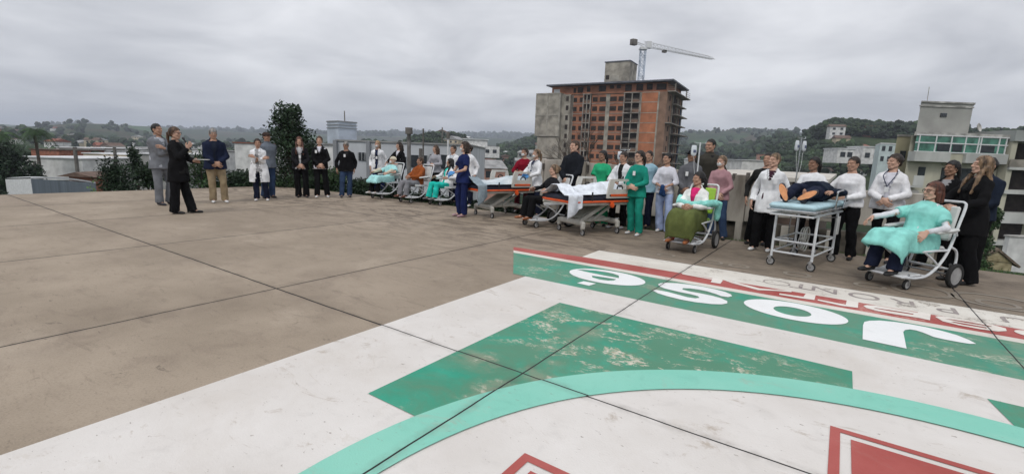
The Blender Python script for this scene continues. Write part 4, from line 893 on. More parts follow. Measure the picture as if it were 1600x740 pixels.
# ---- white warehouse with flat top behind the wheelchairs
D = 33; x0 = far(488, 224, D).x; x1 = far(735, 238, D).x; zt_ = 1.95
e_ = empty('warehouse', ((x0 + x1) / 2, D, -6), 0, 'wide pale warehouse wall behind the wheelchairs on the left', 'warehouse'); w_ = x1 - x0
WH = mat('wall_pale', (.50, .52, .55), .8, .13, .5, aniso=(1, 1, .3))
b = MB(); slabbox(b, -w_ / 2 + 1.7, w_ / 2, 0, 16, 0, zt_ + 6); b.obj('wall', WH, e_, 0)
b = MB(); slabbox(b, -w_ / 2 + 1.6, w_ / 2 + .08, -.08, 16.1, zt_ + 6, zt_ + 6.1); b.obj('roof', ROOF['grey'], e_, 0)
def wx(px): return far(px, 260, D).x - (x0 + x1) / 2
def wz(px, py): return far(px, py, D).z + 6
for i, (pa, pb, ya, yb) in enumerate([(561, 571, 238, 251), (642, 668, 242, 262), (672, 705, 241, 264), (610, 636, 244, 262)]):
    m = MB(); slabbox(m, wx(pa), wx(pb), -.06, .1, wz(pb, yb), wz(pa, ya)); m.obj('window', GLASS_D, e_, 0)
    m = MB(); xa, xb, za, zb2 = wx(pa), wx(pb), wz(pb, yb), wz(pa, ya)
    for q in (0, .5, 1): slabbox(m, xa + (xb - xa) * q - .03, xa + (xb - xa) * q + .03, -.10, -.06, za, zb2)
    m.obj('window_frame', mat('frame_grey', (.25, .26, .27), .5), e_, 0)
for px in (526, 577): m = MB(); slabbox(m, wx(px) - .12, wx(px) + .12, -.28, -.02, 0, zt_ + 6.05); m.obj('downpipe', mat('pipe_grey', (.24, .25, .27), .6), e_, 0)
# tank tower
D2 = 48; a = far(512, 190, D2); c = far(556, 192, D2); e_ = empty('water_tank', ((a.x + c.x) / 2, D2, 0), R(-38), 'boxy pale grey water tank tower with dark rails above the bald man', 'water tank'); z0 = zt(533, 230, D2) - 6; z1 = zt(533, 191, D2)
b = MB(); slabbox(b, -1.0, 1.0, -1.0, 1.0, z0, z1); b.obj('tank', mat('tank_pale', (.42, .47, .54), .6, .15, .8), e_, 0)
m = MB()
for z in (z1 + .02, z1 - .28, z1 - .56): slabbox(m, -1.06, 1.06, -1.06, 1.06, z - .06, z + .0 if z < z1 else z + .05)
m.obj('rail_band', mat('frame_grey', (.25, .26, .27)), e_, 0)
m = MB(); m.tube([(-.9, .9, z1), (-.9, .9, z1 + 1.2)], .05); m.obj('antenna', CONCD, e_)
# thin chimney pole and posts behind the wheelchairs
def post(name, label, cat, px, D, top_, r, m_, cap=False, n=8):
    p = gd(px, D); h = zt(px, top_, D) - p.z; e_ = empty(name, p, 0, label, cat); b = MB(); b.tube([(0, 0, -.3), (0, 0, h)], r, n); b.obj('shaft', m_, e_)
    if cap: c_ = MB(); c_.lathe([(0, h - .12), (r * 1.9, h - .12), (r * 1.9, h + .1), (0, h + .1)], n=12); c_.obj('cap', CONCD, e_)
    return e_, h
post('vent_pipe', 'grey vent pipe with a dark cap behind the man in rust', 'pipe', 639, 17, 204, .068, mat('pipe_stained', (.17, .165, .16), .8, .4, 3), True)
post('mast', 'thin grey mast right of the vent pipe', 'mast', 661, 30, 201, .05, CONCD); post('mast', 'thin dark mast above the navy nurse', 'mast', 690, 40, 199, .05, CONCD)
post('pole', 'thin white pole left of the navy nurse', 'pole', 699, 16.5, 211, .03, STEELW, True); post('post', 'short grey post on the warehouse forecourt', 'post', 657, 20, 232, .07, CONCD)
for px, D, tp, lb in ((125, 48, 230, 'utility pole with a crossarm before the white warehouse'), (186, 55, 230, 'utility pole right of the round shrub')):
    e_, h = post('utility_pole', lb, 'utility pole', px, D, tp, .16, CONCD); b = MB(); b.box((0, 0, h - .25), (3.0 if px == 125 else 2.2, .15, .15)); b.obj('crossarm', CONCD, e_, 0)
for px in (60, 66): post('post', 'dark %s of two posts before the white warehouse' % ('left' if px == 60 else 'right'), 'post', px, 46, 252, .12, CONCD)
# ---- parapet wall behind the right half of the line
wm_ = mat('stained_plaster', (.17, .15, .125), .9, .10, 2.6, .5, 14, col2=(.50, .47, .42), aniso=(1, 1, .3)); stone = mat('dark_stone', (.030, .026, .022), .95, .1, 3.5, .8, 12, col2=(.16, .14, .115))
e_ = empty('wall', uvw(0, 11.0, 0), YAW, 'long stained plaster parapet wall behind the medical staff', 'wall')
b = MB(); rnd = random.Random(9); u = -7.2
while u < 1.5:
    w_ = .62; zt0 = 1.24 - .035 * (u + 3) if u < -1 else 1.04 - .05 * (u + 1) * 0; b.box((u + w_ / 2, 0, .62 + .1), (w_ - .012, .16, 2 * (zt0 - .72) - .0), b=.01); u += w_
b.obj('panel', wm_, e_, 0)
b = MB(); slabbox(b, -7.2, 1.6, .02, .22, -.9, .24); b.obj('base', stone, e_, 0)  # base below the panels in a darker, mottled brown-black tone
b = MB(); 
for k in range(12): u = -7.0 + k * .76 + rnd.uniform(-.1, .1); slabbox(b, u, u + .13, -.10, .02, -.7, .23)
b.obj('pier', wm_, e_, 0)
b = MB()
for k in range(34): u = -7.1 + k * .26; b.box((u, -.02, 1.03 if u > -1.5 else 1.18), (.05, .2, .12 * rnd.uniform(.6, 1.6)))
b.obj('coping', mat('coping_dark', (.10, .09, .08), .9, .4, 4), e_, 0)
# ---- low brown building with a pale roof beyond the wall
e_ = empty('building', uvw(0, 12.6, 0), YAW, 'low brown building with a pale flat roof behind the parapet wall', 'building')
b = MB(); slabbox(b, -3.9, -.35, .0, 11, -5, 1.08); b.obj('wall', mat('wall_brown', (.085, .060, .048), .9, .3, 3), e_, 0)
b = MB(); slabbox(b, -4.0, -.25, -.1, 11.1, 1.08, 1.17); b.obj('roof', mat('roof_pale', (.52, .49, .44), .8, .15, 1.5), e_, 0)
block('building', 'flat white roof between the two green hills', 'building', 1160, 1196, 251, 70, 10, -8, STUC['white'], ROOF['white'])
# ================================================================== BRICK TOWER UNDER CONSTRUCTION
BR = mat('raw_brick', (.21, .095, .06), .9, .1, .5, .5, 6, col2=(.38, .165, .095)); BRO = mat('bright_brick', (.42, .165, .085), .9, .2, .5, .5, 6)
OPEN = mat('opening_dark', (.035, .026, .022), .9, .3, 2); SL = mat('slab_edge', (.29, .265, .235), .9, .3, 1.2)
T0 = far(1045, 125, 100); bt = empty('tower_block', (T0.x, T0.y, 0), R(-30.3), 'unfinished red brick apartment tower with open floors', 'building')
ZR = 17.5; FL = [15.3, 13.1 + .2, 11.15, 9.1, 7.1, 5.05, 3.0, .9, -1.2, -3.3, -5.4, -7.5, -9.6]; FH = 2.06
def yb(x0, x1, y0, y1, z0, z1, nm, m_, par=bt): b = MB(); slabbox(b, x0, x1, y0, y1, z0, z1); return b.obj(nm, m_, par, 0)
body = MB(); slabbox(body, -22, -5.4, .5, 14, -12, 15.3); slabbox(body, -26.3, -.3, .3, 13.9, 15.35, 17.2); body_o = body.obj('wall', BR, bt, 0)
yb(-5.4, -1.7, 0, 13.5, -12, 15.45, 'wall', BRO); b = MB(); slabbox(b, -1.7, 0, .0, 14, -12, 15.3); b.obj('wall', mat('brick_grey', (.24, .15, .105), .9, .2, .6, .4, 6), bt, 0)
yb(-27.2, 1.2, -1.0, 15, 17.25, 17.55, 'roof', mat('roof_slab', (.13, .14, .17), .9, .2, 1))
# grey wing on the left
wg = MB(); slabbox(wg, -29.0, -22.9, -2.2, 8, 6.0, 15.5); slabbox(wg, -28.4, -22.9, -2.0, 7.6, -12, 6.0); slabbox(wg, -22.9, -20.9, -1.2, 6, -12, 15.2); wg.obj('concrete_wing', CONCR, bt, 0)
BM_ = mat('beam_grey', (.34, .32, .28), .9, .2, 1)
for z in (15.4, 10.6, 6.1, 1.2, -3.5): b = MB(); slabbox(b, -29.05, -22.85, -2.28, -2.18, z - .12, z + .12); b.obj('beam', BM_, bt, 0)
for x in (-28.9, -26.0, -23.0): b = MB(); slabbox(b, x - .15, x + .15, -2.27, -2.19, 6.2, 15.2); b.obj('beam', BM_, bt, 0)
def opening(x0, x1, z0, z1, y=.5, side=False, nm='window'):
    m = MB()
    if side: slabbox(m, .5 - .5, .06, x0, x1, z0, z1)
    else: slabbox(m, x0, x1, y - .07, y + .05, z0, z1)
    return m.obj(nm, OPEN, bt, 0)
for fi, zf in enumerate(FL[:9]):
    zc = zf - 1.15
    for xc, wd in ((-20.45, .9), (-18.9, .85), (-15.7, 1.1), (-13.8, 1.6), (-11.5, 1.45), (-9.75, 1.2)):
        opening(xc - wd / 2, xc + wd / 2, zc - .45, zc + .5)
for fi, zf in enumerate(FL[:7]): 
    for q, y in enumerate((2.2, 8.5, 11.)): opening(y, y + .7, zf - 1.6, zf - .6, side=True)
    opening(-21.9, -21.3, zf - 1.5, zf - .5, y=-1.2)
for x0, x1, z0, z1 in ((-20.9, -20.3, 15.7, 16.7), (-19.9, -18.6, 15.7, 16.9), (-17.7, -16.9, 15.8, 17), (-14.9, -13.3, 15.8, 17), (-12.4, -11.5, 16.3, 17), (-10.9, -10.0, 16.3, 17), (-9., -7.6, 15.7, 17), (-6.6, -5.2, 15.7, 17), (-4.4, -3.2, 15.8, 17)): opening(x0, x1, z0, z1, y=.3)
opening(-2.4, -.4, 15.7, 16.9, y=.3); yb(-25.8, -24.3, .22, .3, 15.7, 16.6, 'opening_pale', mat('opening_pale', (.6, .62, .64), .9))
# recessed balcony bays
for (xa, xb) in ((-18.2, -16.5), (-8.9, -5.5)):
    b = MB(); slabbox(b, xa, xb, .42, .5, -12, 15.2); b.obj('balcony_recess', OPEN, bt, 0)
    for zf in FL[:11]: b = MB(); slabbox(b, xa - .1, xb + .1, -.35, .42, zf - .12, zf + .06); b.obj('balcony_slab', SL, bt, 0)
    b = MB()
    for zf in FL[:11]: slabbox(b, xa + (.0 if xb < -10 else 1.7), xb, .28, .40, zf - 2.0, zf - 1.35)
    b.obj('balcony_parapet', mat('brick_grey', (.2, .1, .1)), bt, 0)
    b = MB()
    for x in (xa, (xa + xb) / 2, xb): slabbox(b, x - .1, x + .1, -.3, -.1, -12, 15.3)
    b.obj('column', SL, bt, 0)
    b = MB()
    for zf in FL[:8]:
        for k in (1.5, 1.25): b.tube([(xa, -.3, zf - k), (xb, -.3, zf - k)], .03, 5)
    b.obj('rail', SL, bt, 0)
b = MB()
for x in (-12.7, -5.35, -1.7, -21): slabbox(b, x - (.45 if x == -12.7 else .15), x + (.45 if x == -12.7 else .15), (.42 if x < -6 else -.06), .5, -12, 15.3)
for zf in FL[:11]: slabbox(b, -5.4, -1.7, -.04, .02, zf - .10, zf + .04)
b.obj('column', CONCR, bt, 0)
b = MB()
for zf in FL[:10]: slabbox(b, -21, -5.4, .44, .5, zf - .09, zf + .03)
b.obj('slab_edge', SL, bt, 0)
# cantilevered slabs on the right side
for k, zf in enumerate([15.35] + FL[1:9]):
    b = MB(); ln = (1.6, 1.0, 1.3, 1.1, 1.7, 1., 1.4, 1., 1.2)[k]; slabbox(b, 0, ln, -.2 if k % 3 == 0 else 4.5, 14.4 + ln * .8, zf - .12, zf + .05); b.obj('slab_edge', SL, bt, 0)
b = MB()
for y in (4.6, 9.6, 13.9): slabbox(b, .0, .22, y, y + .3, -12, 15.3)
slabbox(b, .9, 1.1, 13.6, 13.8, 15.4, 17.3); slabbox(b, .9, 1.1, 2, 2.2, 15.4, 17.3); b.obj('column', CONCR, bt, 0)
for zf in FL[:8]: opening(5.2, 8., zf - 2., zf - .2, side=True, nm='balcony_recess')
b = MB(); slabbox(b, .02, .2, 13.2, 14.6, -12, 13); b.obj('safety_net', mat('net_blue', (.06, .085, .13), .9, .3, 2), bt, 0)
b = MB()
for z in (15.7, 16.1, 16.5): b.tube([(1.5, 10, z), (1.6, 14.8, z)], .04, 5); b.tube([(-.2, -.2, z), (1.4, -.2, z)], .03, 5)
b.obj('rail', SL, bt, 0)
lift = MB(); slabbox(lift, -14.6, -9.0, 2.4, 7.5, 17.5, 22.2); lo = lift.obj('lift_tower', CONCR, bt, 0)
yb(-14.75, -8.9, 2.25, 7.6, 22.2, 22.4, 'roof', mat('roof_slab', (.1, .1, .1))); m = MB(); slabbox(m, -14.3, -13.5, 2.33, 2.4, 18.6, 19.5); m.obj('window', OPEN, bt, 0)
m = MB(); slabbox(m, -13.2, -11.2, 2.32, 2.4, 18.2, 19.4); m.obj('panel', mat('beam_grey', (.3, .3, .3)), bt, 0)
# crane
CT = far(1001, 127, 112); cr = empty('tower_crane', (CT.x, CT.y, 0), 0, 'white and blue tower crane rising behind the brick tower', 'crane')
ztop = zt(1001, 78, 112); WB = mat('crane_paint', (.45, .52, .62), .5, .2, .4); mb = MB(); q = .55
for sx in (-1, 1):
    for sy in (-1, 1): mb.tube([(sx * q, sy * q, -8), (sx * q, sy * q, ztop)], .09, 5)
z = 8; k = 0
while z < ztop - 1:
    for (x0, y0, x1, y1) in ((-q, -q, q, -q), (q, -q, q, q), (q, q, -q, q), (-q, q, -q, -q)):
        a, b_ = ((x0, y0, z), (x1, y1, z + 1.1)) if k % 2 else ((x1, y1, z), (x0, y0, z + 1.1)); mb.tube([a, b_], .05, 4); mb.tube([(x0, y0, z), (x1, y1, z)], .05, 4)
    z += 1.1; k += 1
mb.obj('mast', WB, cr); mb = MB(); slabbox(mb, -.8, .8, -.8, .8, ztop, ztop + .5); slabbox(mb, .6, 1.6, -.9, .2, ztop + .3, ztop + 1.7); mb.obj('cab', STEELW, cr, 0)
je = far(1114, 94, 124) - CT; je.z = 0; jd = je.normalized(); JL = je.length; jb = empty('jib', (0, 0, ztop + 1), 0); jb.parent = cr; bpy.data.objects.remove(jb)
mb = MB(); s_ = jd.cross(Vector((0, 0, 1))); zj = ztop + .8
JZ = (zt(1114, 94, 124) - zj) / JL
def jp(t, o, h): return jd * t + s_ * o + Vector((0, 0, zj + h + max(0, t) * JZ))
for o in (-.4, .4): mb.tube([jp(0, o, 0), jp(JL, o, .2)], .08, 5)
mb.tube([jp(0, 0, 1.1), jp(JL * .97, 0, .7)], .07, 5)
t = 0; k = 0
while t < JL - 1:
    for o in (-.4, .4): mb.tube([jp(t, o, .0), jp(t + .6, 0, 1.0 - .3 * t / JL)], .035, 4); mb.tube([jp(t + .6, 0, 1.0 - .3 * t / JL), jp(t + 1.2, o, 0)], .035, 4)
    t += 1.2
mb.obj('jib', STEELW, cr)
mb = MB()
for o in (-.4, .4): mb.tube([jp(0, o, .2), jp(-3.2, o, .5)], .1, 5)
mb.obj('counter_jib', STEELW, cr); mb = MB(); mb.box(jp(-3.0, 0, .4), (1.3, 1.0, 1.2), rot=math.atan2(jd.y, jd.x)); mb.obj('counterweight', CONCD, cr, 0)
mb = MB(); mb.box(jp(JL * .28, 0, -.25), (.9, .7, .5), rot=math.atan2(jd.y, jd.x)); mb.obj('trolley', CONCD, cr, 0)
# ================================================================== APARTMENT BLOCK ON THE RIGHT
D = 45; AC = far(1425, 206, D); ap = empty('apartment_block', (AC.x, D, 0), 0, 'cream apartment block with green glass galleries at the right', 'building')
CRM = mat('render_cream', (.45, .435, .345), .9, .13, .7, aniso=(1, 1, .4)); CRW = mat('render_grey', (.46, .47, .45), .9, .14, .7, aniso=(1, 1, .4)); RST = mat('roof_stained', (.40, .39, .37), .9, .3, 1.5)
def ax(px, py=230): return far(px, py, D).x - AC.x
def az_(px, py): return far(px, py, D).z
W0 = ax(1565); b = MB(); b.prism([(0, 0), (W0, 0), (W0 + 9, 12), (10.5, 12)], -9, az_(1425, 206) - .35); b.obj('wall', CRM, ap, 0); b = MB(); b.prism([(-.2, -.55), (W0 + .1, -.55), (W0 + 9, 12), (10.6, 12)], az_(1425, 206) - .35, az_(1425, 206)); b.obj('roof', RST, ap, 0)
# stair tower
x0, x1 = ax(1449, 200), ax(1533, 200); zb, zt2 = az_(1450, 206), az_(1490, 158); b = MB(); b.prism([(x0, 1.2), (x1, 1.2), (x1 + 4, 6), (x0 + 4, 6)], zb, zt2); b.obj('stair_tower', mat('tower_grey', (.33, .33, .31), .9, .1, .6), ap, 0)
b = MB(); slabbox(b, x0 - .05, x1 + .05, 1.12, 1.3, zt2 - .42, zt2 - .3); b.prism([(x0 - .08, 1.1), (x1 + .08, 1.1), (x1 + 4.1, 6.1), (x0 + 4, 6.1)], zt2 - .06, zt2 + .08); b.obj('cornice', RST, ap, 0)
m = MB(); slabbox(m, ax(1487, 178), ax(1497, 178), 1.12, 1.22, az_(1490, 181), az_(1490, 175)); m.obj('window', GLASS_D, ap, 0)
m = MB(); m.tube([(ax(1479, 150), 2, zt2), (ax(1480, 140), 2, az_(1480, 131))], .03, 5); m.obj('antenna', RST, ap); m = MB(); m.lathe([(0, 0), (.25, .05), (.42, .16), (.4, .17), (.22, .07), (0, .02)], (ax(1540, 200), .8, az_(1540, 199)), (.5, -1, .3), 14); m.obj('satellite_dish', RST, ap)
# glazed gallery
g0, g1 = az_(1490, 239), az_(1490, 213); b = MB(); slabbox(b, .15, W0 - .1, -.5, -.40, g0, g1); b.obj('gallery_glass', GLASS_G, ap, 0); b = MB()
for px in (1428, 1454, 1478, 1500, 1520, 1524, 1552, 1563): x = ax(px, 225); slabbox(b, x - .05, x + .05, -.56, -.5, g0, g1)
for z in (g0, (g0 + g1 * 1.2) / 2.2, g1): slabbox(b, .05, W0, -.57, -.5, z - .05, z + .05)
b.obj('gallery_frame', STEELW, ap, 0); b = MB()
for pa, pb in ((1456, 1477), (1480, 1495), (1524, 1545)): slabbox(b, ax(pa, 233), ax(pb, 233), -.54, -.50, g0 + .1, g0 + .85)
b.obj('window', GLASS_D, ap, 0)
z1 = az_(1490, 254)
b = MB(); slabbox(b, 0, ax(1476), -.8, 0, z1, g0); b.obj('balcony_parapet', CRW, ap, 0); b = MB(); slabbox(b, ax(1500), W0, -.8, 0, z1, g0); b.obj('balcony_parapet', CRW, ap, 0); b = MB(); slabbox(b, ax(1476) + .01, ax(1500) - .01, -.5, 0, z1 - .2, g0); b.obj('spandrel', CRM, ap, 0)
for st in range(4):
    zf = z1 - .3 - st * 2.9
    for pa, pb in ((1441, 1452), (1478, 1500), (1505, 1530), (1540, 1552)):
        m = MB(); slabbox(m, ax(pa), ax(pb), -.05, .1, zf - 1.5, zf - .2); m.obj('window', GLASS_D, ap, 0)
    b = MB(); slabbox(b, ax(1424), ax(1440), -.9, 0, zf - 2.1, zf - 1.95)
    slabbox(b, ax(1424), ax(1440), -.92, -.86, zf - 1.95, zf - 1.0); b.obj('balcony', CRW, ap, 0)
    b = MB(); slabbox(b, ax(1500), W0, -.9, 0, zf - 2.75, zf - 2.2 + .0); b.obj('balcony_parapet', CRW, ap, 0)
for pa, pb, py in ((1424, 1440, 292),): m = MB(); m.box((ax(1432), -.5, az_(1432, 302)), (.8, .5, .6), b=.03); m.obj('air_conditioner', RST, ap, 0)
# right wing
wgx0, wgx1 = W0 + .1, ax(1720); b = MB(); slabbox(b, wgx0, wgx1, .9, 12, -9, az_(1600, 222)); slabbox(b, wgx0, wgx0 + .5, -.8, .9, -9, az_(1600, 222)); b.obj('wall', CRM, ap, 0)
b = MB(); slabbox(b, wgx0 - .05, wgx1, -1.0, 12, az_(1600, 222), az_(1575, 204)); b.obj('roof', mat('roof_panel', (.30, .32, .31), .9, .08, .5), ap, 0)
for st, (ya, yb_, yc) in enumerate(((224, 262, 266), (267, 297, 303), (304, 332, 348), (350, 376, 382))):
    m = MB(); slabbox(m, ax(1576), ax(1640), .8, .92, az_(1600, yb_), az_(1600, ya)); m.obj('balcony_recess', OPEN, ap, 0)
    m = MB(); slabbox(m, ax(1567), wgx1, -1.0, .9, az_(1600, yc), az_(1600, yb_)); m.obj('balcony_slab', CRW, ap, 0)
    if st == 0: m = MB(); slabbox(m, ax(1566), wgx1, -1.0, -.9, az_(1600, 262), az_(1600, 250)); m.obj('balcony_parapet', CONCR, ap, 0)
    m = MB(); slabbox(m, ax(1583), ax(1592), .7, .8, az_(1600, yb_), az_(1600, ya)); m.obj('curtain', mat('curtain', (.12, .11, .10), .9, .3, 2), ap, 0)
D = 52; AC2 = far(1402, 213, D); e_ = empty('building', (AC2.x, D, 0), 0, 'narrow cream building left of the green glazed block', 'building'); b = MB(); w2 = far(1428, 213, D).x - AC2.x; b.prism([(0, 0), (w2, 0), (w2 + 7, 9), (8, 9)], -9, AC2.z); b.obj('wall', mat('render_yellow', (.40, .37, .25), .9, .1, .6), e_, 0)
b = MB(); b.prism([(-.1, -.1), (w2, -.1), (w2 + 7, 9), (8, 9)], AC2.z, AC2.z + .2); b.obj('roof', RST, e_, 0)
for z in (-2.5, -5.8): 
    for x in (.9,): m = MB(); slabbox(m, x - .3, x + .3, -.06, .1, AC2.z + z, AC2.z + z + 1.0); m.obj('window', GLASS_D, e_, 0)
D = 110; a = far(1376, 225, D); e_ = empty('building', (a.x, D, 0), .1, 'pale blue white low block left of the cream building', 'building'); w2 = far(1404, 225, D).x - a.x; b = MB(); b.prism([(0, 0), (w2, 0), (w2 + 7, 9), (7, 9)], -12, a.z); b.obj('wall', mat('render_mint', (.50, .58, .58), .9, .1, .6), e_, 0)
b = MB(); b.prism([(-.1, -.1), (w2 + .1, -.1), (w2 + 7, 9), (7, 9)], a.z, a.z + .3); b.obj('roof', ROOF['white'], e_, 0)
for x in (.9, 2.6):
    for z in (1.5, 3.8): m = MB(); slabbox(m, x - .4, x + .4, -.06, .1, a.z - z, a.z - z + 1.1); m.obj('window', GLASS_D, e_, 0)
# white garden wall and stone shed below the slab on the right
D = 30; a = far(1578, 370, D); e_ = empty('garden_wall', (a.x, D, 0), 0, 'white rendered wall beyond the leafy tree at the right', 'wall'); b = MB(); slabbox(b, 0, 9, 0, .3, -8, a.z); b.obj('panel', STUC['white'], e_, 0); b = MB(); slabbox(b, -.05, 9, -.05, .35, a.z, a.z + .1); b.obj('coping', RST, e_, 0)
D = 22; a = far(1530, 435, D); e_ = empty('stone_shed', (far(1543, 435, D).x, D, 0), R(-28), 'small yellow stone shed with a thatched grey roof below the slab', 'shed')
z0 = zt(1545, 440, D) - .6; z1 = zt(1545, 405, D); b = MB(); b.box((0, .5, (z0 + z1) / 2), (1.15, 1.9, z1 - z0)); b.obj('wall', mat('shed_stone', (.24, .20, .11), .95, .1, 5, .9, 9, col2=(.40, .35, .22)), e_, 0)
b = MB(); b.prism([(-.85, -.12), (-.8, -.2), (0, .50), (.8, -.2), (.85, -.12), (0, .62)], -1.7, .55, M=Matrix.Translation((0, 0, z1)) @ Matrix.Rotation(R(90), 4, 'X')); b.obj('roof', mat('roof_thatch', (.16, .125, .095), .95, .3, 6, .8), e_, 0)
b = MB(); b.lathe([(0, -.02), (.13, -.02), (.13, .02), (0, .02)], (-.15, -.46, z0 + 1.0), (0, 1, 0), 14); b.obj('window', OPEN, e_)
b = MB(); b.prism([(-.56, 0), (.56, 0), (0, .48)], -.01, .03, M=Matrix.Translation((0, -.45, z1)) @ Matrix.Rotation(R(90), 4, 'X')); b.obj('gable', MATS['shed_stone'], e_, 0)
# ================================================================== HOSPITAL EQUIPMENT
WPL = mat('white_enamel', (.66, .67, .68), .35, .06, 9, spec=.5); WTUBE = mat('white_tube', (.62, .64, .66), .3, .1, 9, spec=.5)
PADW = mat('pad_white', (.60, .61, .60), .5, .08, 9); PADG = mat('pad_green', (.33, .56, .06), .5, .1, 9); CHROME = mat('chrome', (.5, .52, .54), .25, .1, 9, metal=.9)
TYRE = mat('tyre', (.018, .018, .018), .8, .1, 9); RIMG = mat('rim_grey', (.33, .33, .33), .5, .15, 9); BEDG = mat('bed_grey', (.47, .46, .42), .5, .12, 5); BEDP = mat('bed_panel', (.55, .535, .49), .45, .08, 5)
ORANGE = mat('orange_plastic', (.70, .10, .022), .45, .12, 9); BLACKP = mat('black_plastic', (.02, .02, .022), .5, .1, 9)
def wheel(parent, x, y, r, w_=.032, fork=.0, name='caster', big=False):
    m = MB(); m.lathe([(r * .74, -w_ / 2), (r * .95, -w_ / 2), (r, -w_ * .3), (r, w_ * .3), (r * .95, w_ / 2), (r * .74, w_ / 2), (r * .74, -w_ / 2)], (x, y, r), (1, 0, 0), 24); o = m.obj(name, TYRE if not big else TYRE, parent)
    m = MB()
    if big:
        m.lathe([(0, -w_ * .35), (r * .30, -w_ * .4), (r * .72, -w_ * .25), (r * .76, -w_ * .4), (r * .76, w_ * .4), (r * .72, w_ * .25), (r * .30, w_ * .4), (0, w_ * .35)], (x, y, r), (1, 0, 0), 24)
    else: m.lathe([(0, -w_ * .45), (r * .75, -w_ * .4), (r * .75, w_ * .4), (0, w_ * .45)], (x, y, r), (1, 0, 0), 16)
    m.obj('rim', RIMG, o)
    if fork:
        m = MB()
        for s in (-1, 1): m.box((x + s * (w_ / 2 + .006), y + .01, (r + fork) / 2 + .01), (.006, .035, fork - r + .03))
        m.box((x, y + .015, fork + .004), (w_ + .03, .05, .015)); m.tube([(x, y + .015, fork), (x, y + .015, fork + .06)], .012, 8); m.obj('fork', CHROME, o)
    return o
def chair(label, pos, th, big=.0, pad=None, seat=None):
    pad = pad or PADW; e_ = empty('wheelchair', pos, th, label, 'wheelchair', 'shower wheelchairs in the line')
    m = MB()
    for s in (-1, 1):
        x = s * .245
        m.tube([(x * .98, -.50, .165), (x, -.30, .145), (x, -.08, .17), (x, .12, .30), (x, .26, .50), (x * .98, .36, .78), (x * .94, .45, 1.02), (x * .8, .46, 1.07)], .017, 8, k=5)
        m.tube([(x, -.24, .47), (x, .0, .475), (x, .25, .47)], .014, 8)
        m.tube([(x, .27, .52), (x, .40, .46), (x, .44, .34), (x * 1.02, .40, .20)], .015, 8, k=5)
        m.tube([(x, -.22, .47), (x, -.02, .36), (x, .10, .28)], .013, 8, k=4)
        m.tube([(x * 1.1, .31, .66), (x * 1.13, .25, .70), (x * 1.15, -.05, .705)], .011, 6, k=3)
    m.tube([(-.2, .46, 1.07), (.2, .46, 1.07)], .017, 8); m.tube([(-.245, -.50, .165), (-.24, -.535, .165), (.24, -.535, .165), (.245, -.50, .165)], .015, 8)
    m.tube([(-.245, .25, .47), (.245, .25, .47)], .013, 8); m.tube([(-.245, .38, .22), (.245, .38, .22)], .015, 8); m.tube([(-.245, -.12, .16), (.245, -.12, .16)], .015, 8)
    m.obj('frame', WTUBE, e_)
    m = MB(); m.box((0, -.33, .165), (.44, .34, .022), b=.008); m.obj('footrest', WPL, e_)
    m = MB(); m.box((0, .0, .495), (.44, .46, .05), b=.02); m.obj('seat', seat or pad, e_)
    m = MB(); m.box((0, .355, .80), (.42, .045, .44), b=.018, rot=Matrix.Rotation(R(-13), 3, 'X')); m.obj('backrest', seat or pad, e_)
    for s in (-1, 1): m = MB(); m.box((s * .285, .06, .725), (.075, .40, .045), b=.018, rot=Matrix.Rotation(R(4), 3, 'X')); m.obj('armrest', PADW, e_)
    for s in (-1, 1):
        wheel(e_, s * .22, -.40, .062, fork=.135)
        if big: wheel(e_, s * .30, .36, big, .045, 0, 'wheel', True)
        else: wheel(e_, s * .24, .36, .062, fork=.15)
    if big:
        m = MB(); m.tube([(-.30, .36, big), (.30, .36, big)], .012, 8)
        for s in (-1, 1): m.tube([(s * .25, .36, big), (s * .25, .33, .30)], .014, 8)
        m.obj('axle', CHROME, e_)
    return e_
